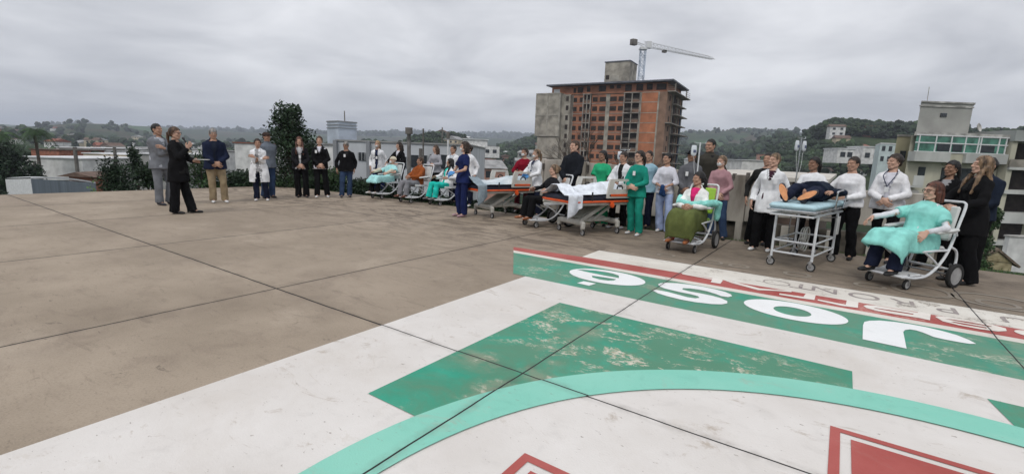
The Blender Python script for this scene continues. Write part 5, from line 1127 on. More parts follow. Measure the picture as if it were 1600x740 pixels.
def bed(label, pos, rz):
    # local X = long axis (foot end at -X), near side -Y
    e_ = empty('hospital_bed', pos, rz, label, 'hospital bed')
    for x, w_ in ((-.50, .36), (.50, .36)):
        m = MB(); m.box((x, 0, .235), (.11, 2 * w_, .10), b=.03)
        for s in (-1, 1): m.box((x, s * w_, .19), (.10, .08, .15), b=.025)
        m.obj('base_beam', BEDG, e_)
    m = MB()
    for s in (-1, 1): m.box((0, s * .14, .26), (1.0, .06, .07), b=.015)
    m.box((.1, 0, .30), (.5, .3, .06), b=.02); m.obj('base_rail', BEDG, e_)
    for x in (-.50, .50):
        for s in (-1, 1): wheel(e_, 0, 0, .062, .03, fork=.12).location = (x, s * .36, 0)
    for s in (-1, 1):
        m = MB(); Q = Matrix.Rotation(R(-24), 3, 'Y'); m.box((.0, s * .20, .44), (.95, .04, .075), b=.012, rot=Q); m.obj('lift_arm', BEDG, e_)
        m = MB(); m.box((.22, s * .17, .40), (.60, .035, .06), b=.012, rot=Matrix.Rotation(R(-28), 3, 'Y')); m.obj('lift_arm', BEDG, e_)
    m = MB(); m.box((-.12, 0, .42), (.62, .34, .02), b=.006, rot=Matrix.Rotation(R(-22), 3, 'Y')); m.obj('cover_plate', mat('plate_grey', (.30, .31, .28), .6), e_)
    m = MB(); m.box((.12, 0, .44), (.55, .16, .10), b=.02, rot=Matrix.Rotation(R(-24), 3, 'Y')); m.tube([(.35, 0, .32), (.35, 0, .60)], .03, 10); m.tube([(.15, .1, .33), (.35, .1, .6)], .02, 8); m.obj('lift_motor', mat('teal_metal', (.04, .22, .19), .4, .1, 6), e_)
    m = MB(); m.box((0, 0, .61), (1.86, .84, .035), b=.01)
    for s in (-1, 1): m.box((.0, s * .40, .60), (1.9, .04, .06), b=.01)
    m.obj('bed_frame', BEDG, e_)
    for s in (-1, 1): m = MB(); m.box((-.05, s * .455, .645), (1.75, .032, .040), b=.012); m.obj('bumper_rail', ORANGE, e_)
    m = MB(); m.box((-.93, 0, .645), (.03, .80, .045), b=.012); m.obj('bumper_rail', ORANGE, e_)
    m = MB(); m.box((-.02, 0, .70), (1.84, .78, .12), b=.04); m.obj('mattress', mat('mattress_navy', (.018, .022, .040), .6, .1, 8), e_)
    for s in (-1, 1):          # side panels with a hand hole
        hw = .33; outl = [(-hw, 0), (hw, 0), (hw, .10), (hw * .90, .27), (hw * .78, .36), (-hw * .78, .36), (-hw * .90, .27), (-hw, .10)]
        bm = bmesh.new()
        def rg(P): 
            r = [bm.verts.new((x, 0, z)) for x, z in P]; return [bm.edges.new((r[i], r[(i + 1) % len(r)])) for i in range(len(r))]
        es = rg(outl) + rg([(-.18, .17), (.20, .17), (.20, .315), (-.14, .315)])
        bmesh.ops.triangle_fill(bm, use_beauty=True, edges=es); r = bmesh.ops.extrude_face_region(bm, geom=bm.faces[:]); bmesh.ops.translate(bm, vec=(0, .035, 0), verts=[v for v in r['geom'] if isinstance(v, bmesh.types.BMVert)])
        bmesh.ops.recalc_face_normals(bm, faces=bm.faces)
        me = bpy.data.meshes.new('side_panel'); bm.to_mesh(me); bm.free(); me.materials.append(BEDP); o = bpy.data.objects.new('side_panel', me); COL.objects.link(o); o.parent = e_; o.location = (.34, s * .47 - .0175, .71)
        q = MB(); q.box((0, -.004 if s < 0 else .04, .055), (.50, .012, .045), b=.003); q.obj('label_stripe', ORANGE, o)
        q = MB(); q.box((-.26, -.006 if s < 0 else .042, .055), (.03, .012, .03), b=.003); q.box((.26, -.006 if s < 0 else .042, .055), (.03, .012, .03), b=.003); q.obj('button', BLACKP, o)
        q = MB(); q.tube([(-.05, .017, .17), (-.03, .017, .22), (.03, .017, .235), (.09, .017, .22), (.11, .017, .17)], .014, 8, k=3); q.obj('grip', BLACKP, o)
        q = MB(); q.box((-.38, s * .455, .74), (.04, .02, .17), b=.006); q.obj('rail_post', BLACKP, e_)
    for x, w_ in ((.93, .72),):
        m = MB(); m.box((x, 0, .82), (.035, w_, .26), b=.014); m.obj('end_board', BEDP, e_)
    m = MB(); m.lathe([(0, -.02), (.05, -.02), (.055, 0), (.05, .02), (0, .02)], (.18, -.47, .58), (0, 1, 0), 14); m.obj('release_knob', ORANGE, e_)
    e_.scale = (.88, 1, 1); return e_
def stretcher(label, pos, rz):
    e_ = empty('stretcher', pos, rz, label, 'stretcher'); L_, W_ = .80, .26
    # local X long axis, foot end -X
    for x in (-.58, .58):
        for s in (-1, 1): m = MB(); m.tube([(x, s * W_, .13), (x * .98, s * W_, .74)], .018, 10); m.obj('leg', WTUBE, e_)
    m = MB()
    for z in (.20, .36):
        for s in (-1, 1): m.tube([(-.58, s * W_, z), (.58, s * W_, z)], .013, 8)
        for x in (-.58, .58): m.tube([(x, -W_, z), (x, W_, z)], .013, 8)
    for z in (.73,):
        for s in (-1, 1): m.tube([(-.85, s * W_, z), (.85, s * W_, z)], .016, 8)
        for x in (-.85, -.3, .3, .85): m.tube([(x, -W_, z), (x, W_, z)], .013, 8)
    m.obj('frame', WTUBE, e_)
    m = MB()
    for s in (-1, 1): m.tube([(-.88, s * .30, .795), (.9, s * .30, .795)], .014, 8); m.tube([(-.3, s * .27, .70), (.5, s * .27, .66)], .009, 6)
    m.tube([(-.88, -.30, .795), (-.88, .30, .795)], .014, 8); m.tube([(.9, -.30, .795), (.9, .30, .795)], .014, 8); m.obj('litter_frame', CHROME, e_)
    m = MB(); m.box((0, 0, .845), (1.78, .58, .075), b=.03); m.obj('mattress', mat('mattress_pale', (.42, .60, .66), .6, .08, 8), e_)
    for s in (-1, 1):
        m = MB(); m.tube([(.05, s * .32, .80), (.0, s * .33, .98), (.06, s * .33, 1.04), (.52, s * .33, 1.04), (.58, s * .33, .98), (.55, s * .32, .80)], .014, 8, k=4); m.tube([(.04, s * .33, .92), (.56, s * .33, .92)], .008, 6); m.obj('side_rail', CHROME, e_)
    for x in (-.58, .58):
        for s in (-1, 1): o = wheel(e_, 0, 0, .058, .028, fork=.11); o.location = (x, s * W_, 0)
    m = MB()
    for c, rr, n in (((-.1, -.05, .42), .13, 3), ((-.02, -.02, .30), .14, 3)):
        for k in range(n): m.tube([(c[0] + (rr - .008 * k) * math.cos(a), c[1] + .03 * k, c[2] + (rr - .01 * k) * .85 * math.sin(a)) for a in [i * math.pi / 9 for i in range(18)]], .008, 6, closed=True)
    m.obj('hose', mat('hose_pale', (.5, .5, .47), .4, .1, 8), e_)
    m = MB(); m.box((.45, -.31, .55), (.15, .01, .26), b=.003); m.obj('clipboard', PADW, e_)
    e_.scale = (.94, 1, 1.06); return e_
def bagm(mb, c, w_=.10, h=.19): mb.loft([(Vector(c) + Vector((0, 0, z * h)), Vector((1, 0, 0)), Vector((0, 1, 0)), w_ / 2 * a, .026 * b_) for z, a, b_ in ((.5, .75, .2), (.42, .95, .5), (.1, 1, .9), (-.3, 1, 1), (-.42, .8, .8), (-.5, .3, .4))], 16, p=.7)
BAG = mat('drip_bag_clear', (.62, .66, .70), .25, .06, 6, spec=.6); LIQ = mat('drip_label', (.10, .12, .2), .5, .1)
def iv_stand(label, pos, h, blab, base=True, col=None, bag=True, rz=0., sides=(1,), wh=.05):
    e_ = empty('iv_stand', pos, rz, label, 'drip stand'); m = MB(); m.tube([(0, 0, .10 if base else .5), (0, 0, h)], .012, 8); m.obj('pole', col or CHROME, e_)
    m = MB(); m.tube([(-.12, 0, h + .03), (-.10, 0, h - .01), (0, 0, h), (.10, 0, h - .01), (.12, 0, h + .03)], .006, 6, k=3); m.obj('hook', CHROME, e_)
    if base:
        for k in range(5):
            a = k * 2 * math.pi / 5; m = MB(); m.tube([(0, 0, .10), (.24 * math.cos(a), .24 * math.sin(a), .07)], .014, 6); l_ = m.obj('leg', CHROME, e_)
            w_ = wheel(e_, 0, 0, .028, .02); w_.location = (.25 * math.cos(a), .25 * math.sin(a), 0)
    for s, lb in zip(sides, blab):
        P = Vector(pos) + Matrix.Rotation(rz, 3, 'Z') @ Vector((s * .11, 0, h - .14)); b = empty('drip_bag', P, rz, lb, 'drip bag'); m = MB(); bagm(m, (0, 0, 0)); m.obj('pouch', BAG, b)
        m = MB(); m.box((0, -.028, -.01), (.05, .004, .05)); m.obj('print', LIQ, b)
        m = MB(); m.tube([(0, 0, -.09), (-s * .02, 0, -.16), (-s * .03, -.01, -.3), (-s * .08, -.02, -.62), (-s * .02, -.05, -.95)], .0035, 6, k=4); m.obj('drip_tube', mat('drip_tube', (.6, .62, .62), .3, 0), b)
    return e_
# ================================================================== THE PLACES
# chairs
C1 = at(606, 309); C2 = at(651, 315); C3 = at(697, 319); C4 = V(.72, 9.95, 0); CG = V(3.03, 7.92, 0); CR = V(5.15, 5.98, 0)
T1, T2, T3, T4, TG, TR = R(-36), R(-38), R(-42), R(-60), R(-40), R(-70)
chair('white shower wheelchair under the bandaged patient, leftmost of the row', C1, T1); chair('white shower wheelchair under the man in the rust jacket', C2, T2); chair('white shower wheelchair under the woman in turquoise scrubs', C3, T3)
chair('grey white wheelchair half hidden behind the second bed', C4, T4, .15); chair('white wheelchair with lime green seat and large rear wheels', CG, TG, .155, PADG); chair('white wheelchair under the woman in the turquoise gown at the right', CR, TR, .155)
B1 = V(-.33, 11.30, 0); B2 = V(1.50, 9.30, 0)
bed('grey hospital bed with orange rails holding a quilted pale cover, left of the pair', B1, R(36)); bed('grey hospital bed with orange rails and a patient under white sheets', B2, R(32))
ST = V(4.38, 7.0, 0); stretcher('white tubular stretcher trolley with pale blue mattress', ST, R(44))
iv_stand('drip stand behind the second bed', at(968, 348), 1.66, ['white drip bag hanging over the second bed'], sides=(-1,))
iv_stand('slim white pole beside the woman with the green blanket', V(3.27, 8.55, 0), 1.78, ['white drip bag in front of the man in the dark jacket'], col=WTUBE, sides=(-1,), rz=.2)
iv_stand('drip stand with two bags behind the stretcher', at(1230, 380), 1.94, ['left of the two drip bags above the stretcher', 'right of the two drip bags above the stretcher'], sides=(-1, 1), rz=.5)
# ---- people, left group
def P(px, py): return at(px, py)
GREYS = ('grey_suit', (.17, .18, .20)); BLK = ('black_jacket', (.007, .007, .008)); NVY = ('navy_puffer', (.012, .017, .04)); WHT = ('white_coat', (.76, .77, .79)); TEE = ('white_tee', (.72, .72, .77))
def person_at(label, px, py, top_, th, **k):
    p = at(px, py); d = ray(px, top_); q = p.xy.length / math.hypot(d.x, d.y); H = CAM_H + d.z * q
    return person(label, p, k.pop('H', H), R(th), **k)
person_at('man in a light grey suit standing at the far left', 257, 320, 194, 78, sex='m', skin='m', hair=('short', 'black'), top=(('white_tee2', (.4, .42, .46)), 'long'), coat=(GREYS, -.17, 'vee', 'jacket'), pants=(('grey_suit', (.17, .18, .20)), 'straight'), shoes='dark', pose='cross', head=(8, 0))
sp_ = person_at('woman in a long black coat speaking into a microphone', 283, 333, 199, 98, skin='l', hair=('pony', 'brown'), top=(('blk_top', (.02, .02, .02)), 'long'), coat=(('black_coat', (.008, .008, .009)), -.30, 'part', 'coat'), pants=('black', 'wide'), shoes='black', glasses=True, head=(-4, 2), arms=dict(L=V(.09, -.27, 1.04), R=V(-.06, -.24, 1.28), hd=(V(-.1, -1, .05), V(.3, -.35, .8)), pole=(V(1, .5, -.6), V(-1, .3, -1))),
    legs=[(V(.088, 0, .90), V(.10, -.06, .49), V(.10, -.16, .085)), (V(-.088, 0, .90), V(-.10, .02, .49), V(-.10, .06, .085))])
person_at('man in a navy puffer jacket and khaki trousers with clasped hands', 342, 316, 201, 38, sex='m', skin='m', hair=('bald', 'grey'), top=(('navy_shirt', (.015, .02, .035)), 'long'), coat=(NVY + (dict(bump=.9, bscale=12),), -.16, 'part', 'jacket'), pants=('khaki', 'straight'), shoes='white', pose='clasp', fat=1.12, head=(4, 4))
person_at('man in a cap and grey jacket half hidden behind the crossed-arms doctor', 420, 309, 207, 52, sex='m', skin='t', hair=('crop', 'dark'), cap=('cap_brown', (.05, .035, .03)), top=(('grey_shirt', (.16, .17, .19)), 'long'), coat=(('grey_jkt', (.13, .15, .18)), -.14, None, 'jacket'), pants=('jeans', 'straight'), shoes='black', pose='back', head=(20, 0))
person_at('woman in a long white lab coat with her arms crossed', 409, 313, 217, 22, skin='m', hair=('bun', 'dark'), top=(('grey_top', (.30, .30, .31)), 'long'), coat=(WHT, -.42, 'open', 'lab_coat'), pants=('navy', 'straight'), shoes='white', pose='cross', head=(2, 2), fat=1.08)
person_at('woman with long auburn hair dressed in black with a lanyard', 472, 308, 214, 24, skin='l', hair=('longfront', 'auburn'), top=(('blk_tee', (.45, .45, .46)), 'long'), coat=(('black_blazer', (.012, .012, .014)), -.16, 'part', 'jacket'), pants=('black', 'wide'), shoes='black', pose='clasp', badge=None, lanyard=('lany_w', (.4, .4, .42)), head=(-4, 0))
person_at('woman in a black jacket and white sneakers left of the bald man', 503, 308, 213, 20, skin='l', hair=('bun', 'brown'), top=(('white_tee', (.62, .62, .68)), 'long'), coat=(BLK, -.13, 'vee', 'jacket'), pants=('black', 'straight'), shoes='white', pose='clasp', badge=(-.09, .33), head=(-8, 0))
person_at('bald man in a black jacket and blue jeans', 541, 308, 221, 22, sex='m', skin='t', hair=('bald', 'grey'), top=(('blk_tee2', (.02, .02, .02)), 'long'), coat=(BLK, -.13, 'vee', 'jacket'), pants=('jeans', 'straight'), shoes='sneaker', pose='down', badge=(-.06, .33), glasses=True, head=(-28, 2), fat=1.1)
person_at('masked nurse in a white coat over navy scrubs, leftmost nurse', 592, 302, 220, 5, skin='l', hair=('pony', 'blond'), top=(('navy_scrub', (.012, .018, .05)), 'short'), coat=(WHT, -.22, 'open', 'lab_coat'), pants=('scrubnavy', 'straight'), shoes='white', mask=True, pose='down', badge=(0, .22), head=(-24, 0))
person_at('person in a black jacket pushing the bandaged patient', 622, 303, 222, -18, skin='l', hair=('full', 'dark'), top=(('white_tee', (.62, .62, .68)), 'long'), coat=(BLK, -.13, 'vee', 'jacket'), pants=('black', 'straight'), shoes='black', head=(-32, 6), arms=dict(L=V(.20, -.33, 1.02), R=V(-.20, -.33, 1.02), hd=(V(0, -1, -.3), V(0, -1, -.3)), pole=(V(1, .3, -1), V(-1, .3, -1))))
lap = dict(L=V(.07, -.30, .74), R=V(-.07, -.31, .73), hd=(V(-.8, -.6, -.2), V(.8, -.6, -.2)), pole=(V(1, .4, -.6), V(-1, .4, -.6)))
rest = dict(L=V(.27, -.18, .77), R=V(-.27, -.18, .77), hd=(V(0, -1, -.1), V(0, -1, -.1)), pole=(V(1, .6, -.5), V(-1, .6, -.5)))
def sitp(label, C, th, H=1.66, lean=12, **k):
    return person(label, (C.x, C.y, 0), H, th, sit=True, lean=lean, z0=.0, **k)
GWN = ('gown_turquoise', (.26, .63, .57)); GWP = ('gown_pale', (.36, .66, .66))
p1 = sitp('seated patient in a pale turquoise gown with bandaged head and arms', C1, T1, sex='m', skin='l', hair=None, top=(('blk_tee2', (.02, .02, .02)), 'short'), coat=(GWP, -.02, None, 'gown'), pants=('black', 'straight'), shoes='white', arms=dict(L=V(.33, -.26, .80), R=V(-.33, -.26, .80), hd=(V(.2, -1, -.3), V(-.2, -1, -.3)), pole=(V(1, .6, -.5), V(-1, .6, -.5))), mask=True, head=(-15, -6), lean=20)
p2 = sitp('seated man in a rust brown jacket and grey trousers', C2, T2, sex='m', skin='t', hair=('short', 'brown'), top=(('rust_in', (.3, .09, .03)), 'long'), coat=(('rust_jacket', (.27, .075, .022)), -.05, None, 'jacket'), pants=('grey', 'straight'), shoes='brown', arms=lap, head=(-20, 0), fat=1.1)
p3 = sitp('seated woman in turquoise scrubs under a white jacket', C3, T3, skin='m', hair=('longfront', 'black'), top=(('scrub_teal', (.02, .52, .44)), 'long'), coat=(WHT, -.05, 'open', 'jacket'), pants=('teal', 'straight'), shoes='grey', arms=rest, head=(-28, 0))
p4 = sitp('blonde woman seated behind the second bed', C4, T4, skin='l', hair=('bun', 'dblond'), top=(('black_top', (.015, .015, .018)), 'long'), coat=None, pants=('black', 'straight'), shoes='tan', arms=rest, head=(-25, 0))
p5 = sitp('seated woman in a white cardigan with a green blanket over her knees', CG, TG, skin='m', hair=('pony', 'black'), top=(('pink_top', (.62, .03, .16)), 'long'), coat=(('white_cardigan', (.76, .76, .74), dict(bump=.9)), -.07, 'part', 'jacket'), pants=(('pink_leggings', (.45, .10, .12)), 'slim'), shoes='tan', arms=lap, head=(-38, 0), fat=1.08, mask=False, lean=10)
p6 = sitp('seated woman in a turquoise hospital gown and dark glasses at the right', CR, TR, H=1.72, skin='l', hair=('bob', 'auburn'), top=(('white_knit', (.62, .63, .66), dict(bump=.9)), 'long'), coat=(GWN, -.06, None, 'gown'), pants=('navy', 'straight'), shoes='black', arms=dict(L=V(.24, -.24, .70), R=V(-.34, -.36, .80), hd=(V(-.1, -.7, -.8), V(0, -.8, -.5)), pole=(V(1, .5, -.5), V(-1, .5, -.5))), glasses=True, head=(-22, 0), fat=1.1, lean=18)
# cloth laid over something: a grid pushed into folds
def cloth_sheet(name, m_, fn, nu, nv, parent=None, amp=.012, sc=14., seed=0., edge=.5, thick=.007):
    vs = []
    for i in range(nu + 1):
        for j in range(nv + 1):
            s, t = i / nu, j / nv; e = edge * .02 * noise.noise(Vector((s * 9 + seed, t * 9, 2)))
            p = fn(s, t); q = p * sc + Vector((seed, seed * 2, 0)); hang = 1 + 1.6 * max(0, abs(t - .5) * 2 - .55) + 1.2 * max(0, s - .6)
            f = noise.noise(Vector((q.x, q.y, q.z * .35))) + .5 * noise.noise(Vector((q.x * 2.4, q.y * 2.4, q.z * .8)))
            g = noise.noise(Vector((q.x * .9 + 7, q.y * .9, q.z * .35)))
            vs.append(p + Vector((g * amp * hang, g * amp * .8 * hang, f * amp * (1.3 if hang < 1.2 else .5) + e)))
    m = MB(); m.add(vs, [(i * (nv + 1) + j, (i + 1) * (nv + 1) + j, (i + 1) * (nv + 1) + j + 1, i * (nv + 1) + j + 1) for i in range(nu) for j in range(nv)])
    o = m.obj(name, m_, parent, 0); o.data.polygons.foreach_set('use_smooth', [True] * len(o.data.polygons)); md = o.modifiers.new('s', 'SOLIDIFY'); md.thickness = thick; md.offset = 0
    return o
def lerp_path(P, q):
    P = [Vector(p) for p in P]; L_ = [0]
    for a, b_ in zip(P, P[1:]): L_.append(L_[-1] + (b_ - a).length)
    d = q * L_[-1]
    for k in range(len(P) - 1):
        if d <= L_[k + 1] + 1e-9: return P[k].lerp(P[k + 1], (d - L_[k]) / max(1e-6, L_[k + 1] - L_[k]))
    return P[-1]
def drape(info, name, m_, low, wide, side, own=None, seed=1., point=0., taper=.0):
    def fn(s, t):
        x = (t - .5) * 2; drop = low + point * max(0, x) ** 2
        prof = catmull([(0, .10, .70), (0, -.02, .69), (0, -.22, .685), (0, -.40, .70), (0, -.52, .685), (0, -.60, .60), (0, -.63, .60 - (.60 - drop) * .5), (0, -.62, drop)], 3)
        p = lerp_path(prof, s); w_ = wide * (.90 + .12 * s - taper * max(0, s - .66) * 3); ax_ = abs(x); flat = .62
        if ax_ < flat: X_, dz = x / flat * w_, 0
        else: q = (ax_ - flat) / (1 - flat); X_ = math.copysign(w_ + .028 * math.sin(min(1, q * 1.6) * 1.57) + .006 * q, x); dz = -side * q ** 1.2 * (1.0 if s < .75 else max(.0, 1 - (s - .75) * 4))
        thigh = .030 * (math.exp(-((abs(X_) - .115) / .06) ** 2)) if s < .75 else .0
        yb = .03 * math.exp(-((abs(X_) - .13) / .07) ** 2) if s > .6 else 0
        return Vector((X_, p.y - yb + (.10 * (ax_ - flat) if ax_ > flat and s > .6 else 0), p.z + dz + thigh - .02))
    o = cloth_sheet(name, m_, fn, 44, 40, info['o'] if own is None else None, .011, 13., seed)
    if own: o.location = info['o'].location; o.rotation_euler = (0, 0, info['o'].rotation_euler.z); o.scale = (info['s'],) * 3; tag(o, own, 'blanket')
    return o
drape(p1, 'gown_skirt', cloth('gown_pale', (.36, .66, .66)), .50, .20, .17)
drape(p6, 'gown_skirt', cloth('gown_turquoise', (.26, .63, .57)), .52, .20, .23, seed=3., point=-.18)
drape(p5, 'blanket', cloth('blanket_olive', (.105, .125, .042), bump=1., bscale=60), .27, .205, .33, taper=.42, own='olive green fleece blanket over the seated woman’s knees', seed=5.)
m = MB()
for a, b_ in ((V(-.22, -.10, .78), V(.05, -.24, .76)), (V(.05, -.24, .76), V(.30, -.08, .80)), (V(.30, -.08, .80), V(.34, .16, .78)), (V(.34, .16, .78), V(.33, .2, .52)), (V(-.22, -.10, .78), V(-.25, .05, .85))): m.cap(a, b_, .055, .045)
o = remesh(m, 'folded_gown', cloth('gown_turquoise', (.26, .63, .57)), None, .013, 2, lambda me: wrinkle(me, .016, (16, 16, 7), 4)); o.location = CG; o.rotation_euler = (0, 0, TG); tag(o, 'bunched turquoise gown wrapped round the woman with the green blanket', 'gown')
# bandages of the first patient
BND = cloth('bandage', (.62, .56, .44), bump=1.)
for i, sd_ in enumerate((1, -1)):
    m = MB(); w_ = p1['Wr'][i]; A_ = V(sd_ * .30, -.02, .88); m.cap(A_.lerp(w_, .25), w_, .058, .05); remesh(m, 'arm_bandage', BND, p1['o'], .01, 1, lambda me: wrinkle(me, .006, (20, 20, 20), 2))
m = MB(); m.ell(p1['HM'] @ V(0, .016, .045), (.088, .112, .088), p1['HM'].to_3x3()); HI1 = p1['HM'].inverted(); remesh(m, 'head_bandage', BND, p1['o'], .008, 1, lambda me: del_faces(me, lambda c: (HI1 @ c).z < .03))
# ---- people, middle
person_at('woman in a grey patterned sweater behind the man in rust', 681, 306, 231, -25, H=1.66, skin='l', hair=('full', 'brown'), top=(('grey_pattern', (.34, .34, .37), dict(var=.5, scale=14)), 'long'), pants=('black', 'straight'), head=(-35, 0), pose='claspup')
person_at('person in a pale shirt half hidden left of the navy nurse', 708, 316, 230, -25, H=1.66, sex='m', skin='m', hair=('short', 'dark'), top=(('pale_shirt', (.45, .5, .56)), 'long'), coat=(WHT, -.2, 'vee', 'lab_coat'), pants=('navy', 'straight'), head=(-20, 0), pose='down')
person_at('person in a white coat hidden behind the navy nurse', 729, 322, 229, -22, H=1.68, skin='m', hair=('bun', 'dark'), top=(('blk_tee2', (.02, .02, .02)), 'long'), coat=(WHT, -.22, None, 'lab_coat'), pants=('navy', 'straight'), shoes='white', head=(-30, 0), pose='down')
person_at('masked nurse in navy scrubs with blue gloves and pink shoes', 722, 338, 221, -55, skin='l', hair=('bob', 'dark'), top=(('scrubnavy', (.012, .020, .085)), 'short', -.17), pants=('scrubnavy', 'straight'), shoes='pink', mask=True, head=(-28, 0), gloves=('glove_blue', (.10, .30, .62)), arms=dict(L=V(.10, -.27, 1.0), R=V(-.16, -.2, .95), hd=(V(-.2, -1, -.3), V(.3, -1, -.3)), pole=(V(1, .5, -.4), V(-1, .5, -.4))))
person_at('masked nurse in maroon scrubs behind the first bed', 814, 331, 231, -12, skin='m', hair=('bun', 'dark'), top=(('maroon_scrub', (.20, .008, .022)), '34'), pants=('maroon', 'straight'), shoes='white', mask=True, head=(-30, 0), pose='claspup', fat=1.06)
person_at('masked doctor in a white coat with blue gloves and a stethoscope', 834, 337, 233, -42, skin='l', hair=('pony', 'dblond'), top=(('navy_scrub', (.012, .018, .05)), 'short'), coat=(WHT, -.24, 'vee', 'lab_coat'), pants=('navy', 'straight'), shoes='grey', mask=True, steth=True, head=(-24, 0), gloves=('glove_blue', (.10, .30, .62)), arms=dict(L=V(.08, -.34, 1.02), R=V(-.06, -.34, 1.05), hd=(V(-.3, -1, -.1), V(-.1, -1, -.1)), pole=(V(1, .5, -.5), V(-1, .5, -.5))))
person_at('tall young man in a black jacket behind the second bed', 888, 350, 219, -32, sex='m', skin='l', hair=('short', 'brown'), top=(('blk_tee2', (.02, .02, .02)), 'long'), coat=(('black_blue', (.013, .015, .020)), -.14, None, 'jacket'), pants=('black', 'straight'), head=(-32, 0), pose='clasp')
person_at('woman in bright green scrubs with long dark hair behind the second bed', 936, 352, 235, -24, skin='d', hair=('pony', 'black'), top=(('scrub_bright', (.025, .36, .17)), 'short'), pants=(('scrub_bright', (.025, .36, .17)), 'straight'), head=(-36, 0), pose='clasp', fat=1.1)
person_at('woman in a white coat leaning over the second bed', 964, 356, 240, -36, H=1.60, skin='m', hair=('short', 'dark'), top=(('blk_tee2', (.02, .02, .02)), 'long'), coat=(WHT, -.24, 'open', 'lab_coat'), pants=('black', 'straight'), shoes='white', head=(-26, 8), fat=1.18, arms=dict(L=V(.06, -.26, 1.0), R=V(-.06, -.27, 1.0), hd=(V(-.8, -.6, 0), V(.8, -.6, 0)), pole=(V(1, .4, -.5), V(-1, .4, -.5))))
person_at('person in a pale blue shirt hidden behind the woman in green scrubs', 1003, 355, 244, -30, H=1.64, skin='m', hair=('short', 'dark'), top=(('paleblue', (.30, .48, .58)), 'short'), pants=('navy', 'straight'), pose='back', head=(-20, 0))
person_at('woman in green surgical scrubs with glasses and clasped hands', 990, 366, 235, -40, skin='l', hair=('pony', 'dark'), top=(('scrub_green', (.014, .23, .17)), 'long', -.17), pants=('green', 'straight'), shoes='white', glasses=True, badge=(.0, .30), head=(-28, 0), pose='claspup', arms=dict(L=V(.035, -.23, .99), R=V(-.035, -.24, .975)))
person_at('woman in a white tee shirt and pale blue trousers', 1035, 362, 239, -30, skin='m', hair=('short', 'black'), top=(TEE, '34', -.10), pants=('skyblue', 'wide'), shoes='white', head=(-40, 0), pose='clasp', arms=dict(L=V(.03, -.23, .99), R=V(-.05, -.235, .98)))
person_at('man in a dark cap and grey work jacket with a badge', 1067, 364, 234, -26, sex='m', skin='d', hair=('crop', 'black'), cap=('cap_black', (.012, .012, .015)), top=(('greyblue', (.2, .2, .2)), 'long'), coat=(('work_grey', (.115, .118, .13)), -.15, None, 'jacket'), pants=(('workp', (.09, .10, .13)), 'straight'), badge=(-.05, .28), head=(-34, 0), pose='clasp')
person_at('tall man in a dark olive jacket at the back', 1098, 362, 217, -22, sex='m', skin='m', hair=('short', 'black'), top=(('blk_tee2', (.02, .02, .02)), 'long'), coat=(('olive_dark', (.045, .042, .035)), -.14, None, 'jacket'), pants=('black', 'straight'), head=(-38, 2), pose='back')
person_at('masked woman in a pink patterned cardigan behind the green-seat wheelchair', 1117, 372, 246, -28, H=1.58, skin='l', hair=('bun', 'dblond'), top=(('pink_stripe', (.36, .21, .23), dict(var=.45, scale=24, aniso=(.3, .3, 1.6))), 'long'), pants=('jeans', 'straight'), mask=True, head=(-34, 0), pose='clasp')
person_at('person with black hair hidden behind the doctor left of the stretcher', 1181, 381, 238, -32, sex='m', skin='m', hair=('short', 'black'), top=(('blk_tee2', (.02, .02, .02)), 'long'), pants=('black', 'straight'), head=(-20, 0), pose='down')
person_at('doctor in a white lab coat standing left of the stretcher', 1190, 391, 239, -42, skin='l', hair=('short', 'dblond'), top=(('maroon_tee', (.045, .018, .03)), 'long'), coat=(WHT, -.26, 'vee', 'lab_coat'), pants=('black', 'straight'), shoes='white', head=(-30, 0), pose='down', badge=(.10, .28))
person_at('nurse in white behind the stretcher with dark tied hair', 1256, 392, 249, -38, H=1.60, skin='d', hair=('pony', 'black'), top=(('white_tunic', (.74, .75, .77)), 'long'), pants=('black', 'straight'), shoes='white', head=(-38, 0), pose='claspup')
person_at('woman in a white sweatshirt and black trousers right of the stretcher', 1312, 403, 249, -48, H=1.62, skin='m', hair=('short', 'dark'), top=(('white_sweat', (.72, .72, .74)), 'long', -.06), pants=('black', 'straight'), shoes='black', head=(-22, 4), fat=1.18, pose='claspup', arms=dict(L=V(.0, -.26, 1.02), R=V(-.17, -.22, 1.0)))
person_at('woman in a white quilted jacket with a lanyard', 1373, 408, 240, -50, skin='l', hair=('bun', 'dark'), top=(TEE, 'long', -.10), coat=(('white_quilt', (.75, .75, .77), dict(bump=.9)), -.10, 'part', 'jacket'), pants=('black', 'slim'), shoes='sneaker', head=(-34, 0), fat=1.12, pose='clasp', lanyard=('lany_b', (.03, .04, .08)), arms=dict(L=V(.03, -.25, 1.0), R=V(-.03, -.26, .99)))
person_at('dark haired woman in black behind the turquoise gown', 1456, 418, 252, -62, H=1.60, skin='d', hair=('pony', 'black'), top=(('grey_top', (.30, .30, .31)), 'long'), coat=(BLK, -.13, 'vee', 'jacket'), pants=('black', 'straight'), head=(-22, 0), pose='down')
person_at('man with dark hair hidden behind the blonde woman in black', 1507, 424, 250, -70, sex='m', H=1.66, skin='m', hair=('short', 'black'), top=(('navy_shirt', (.015, .02, .035)), 'long'), coat=(('navy_dark', (.014, .02, .035)), -.14, None, 'jacket'), pants=('black', 'slim'), head=(-20, 0), pose='clasp', fat=.9)
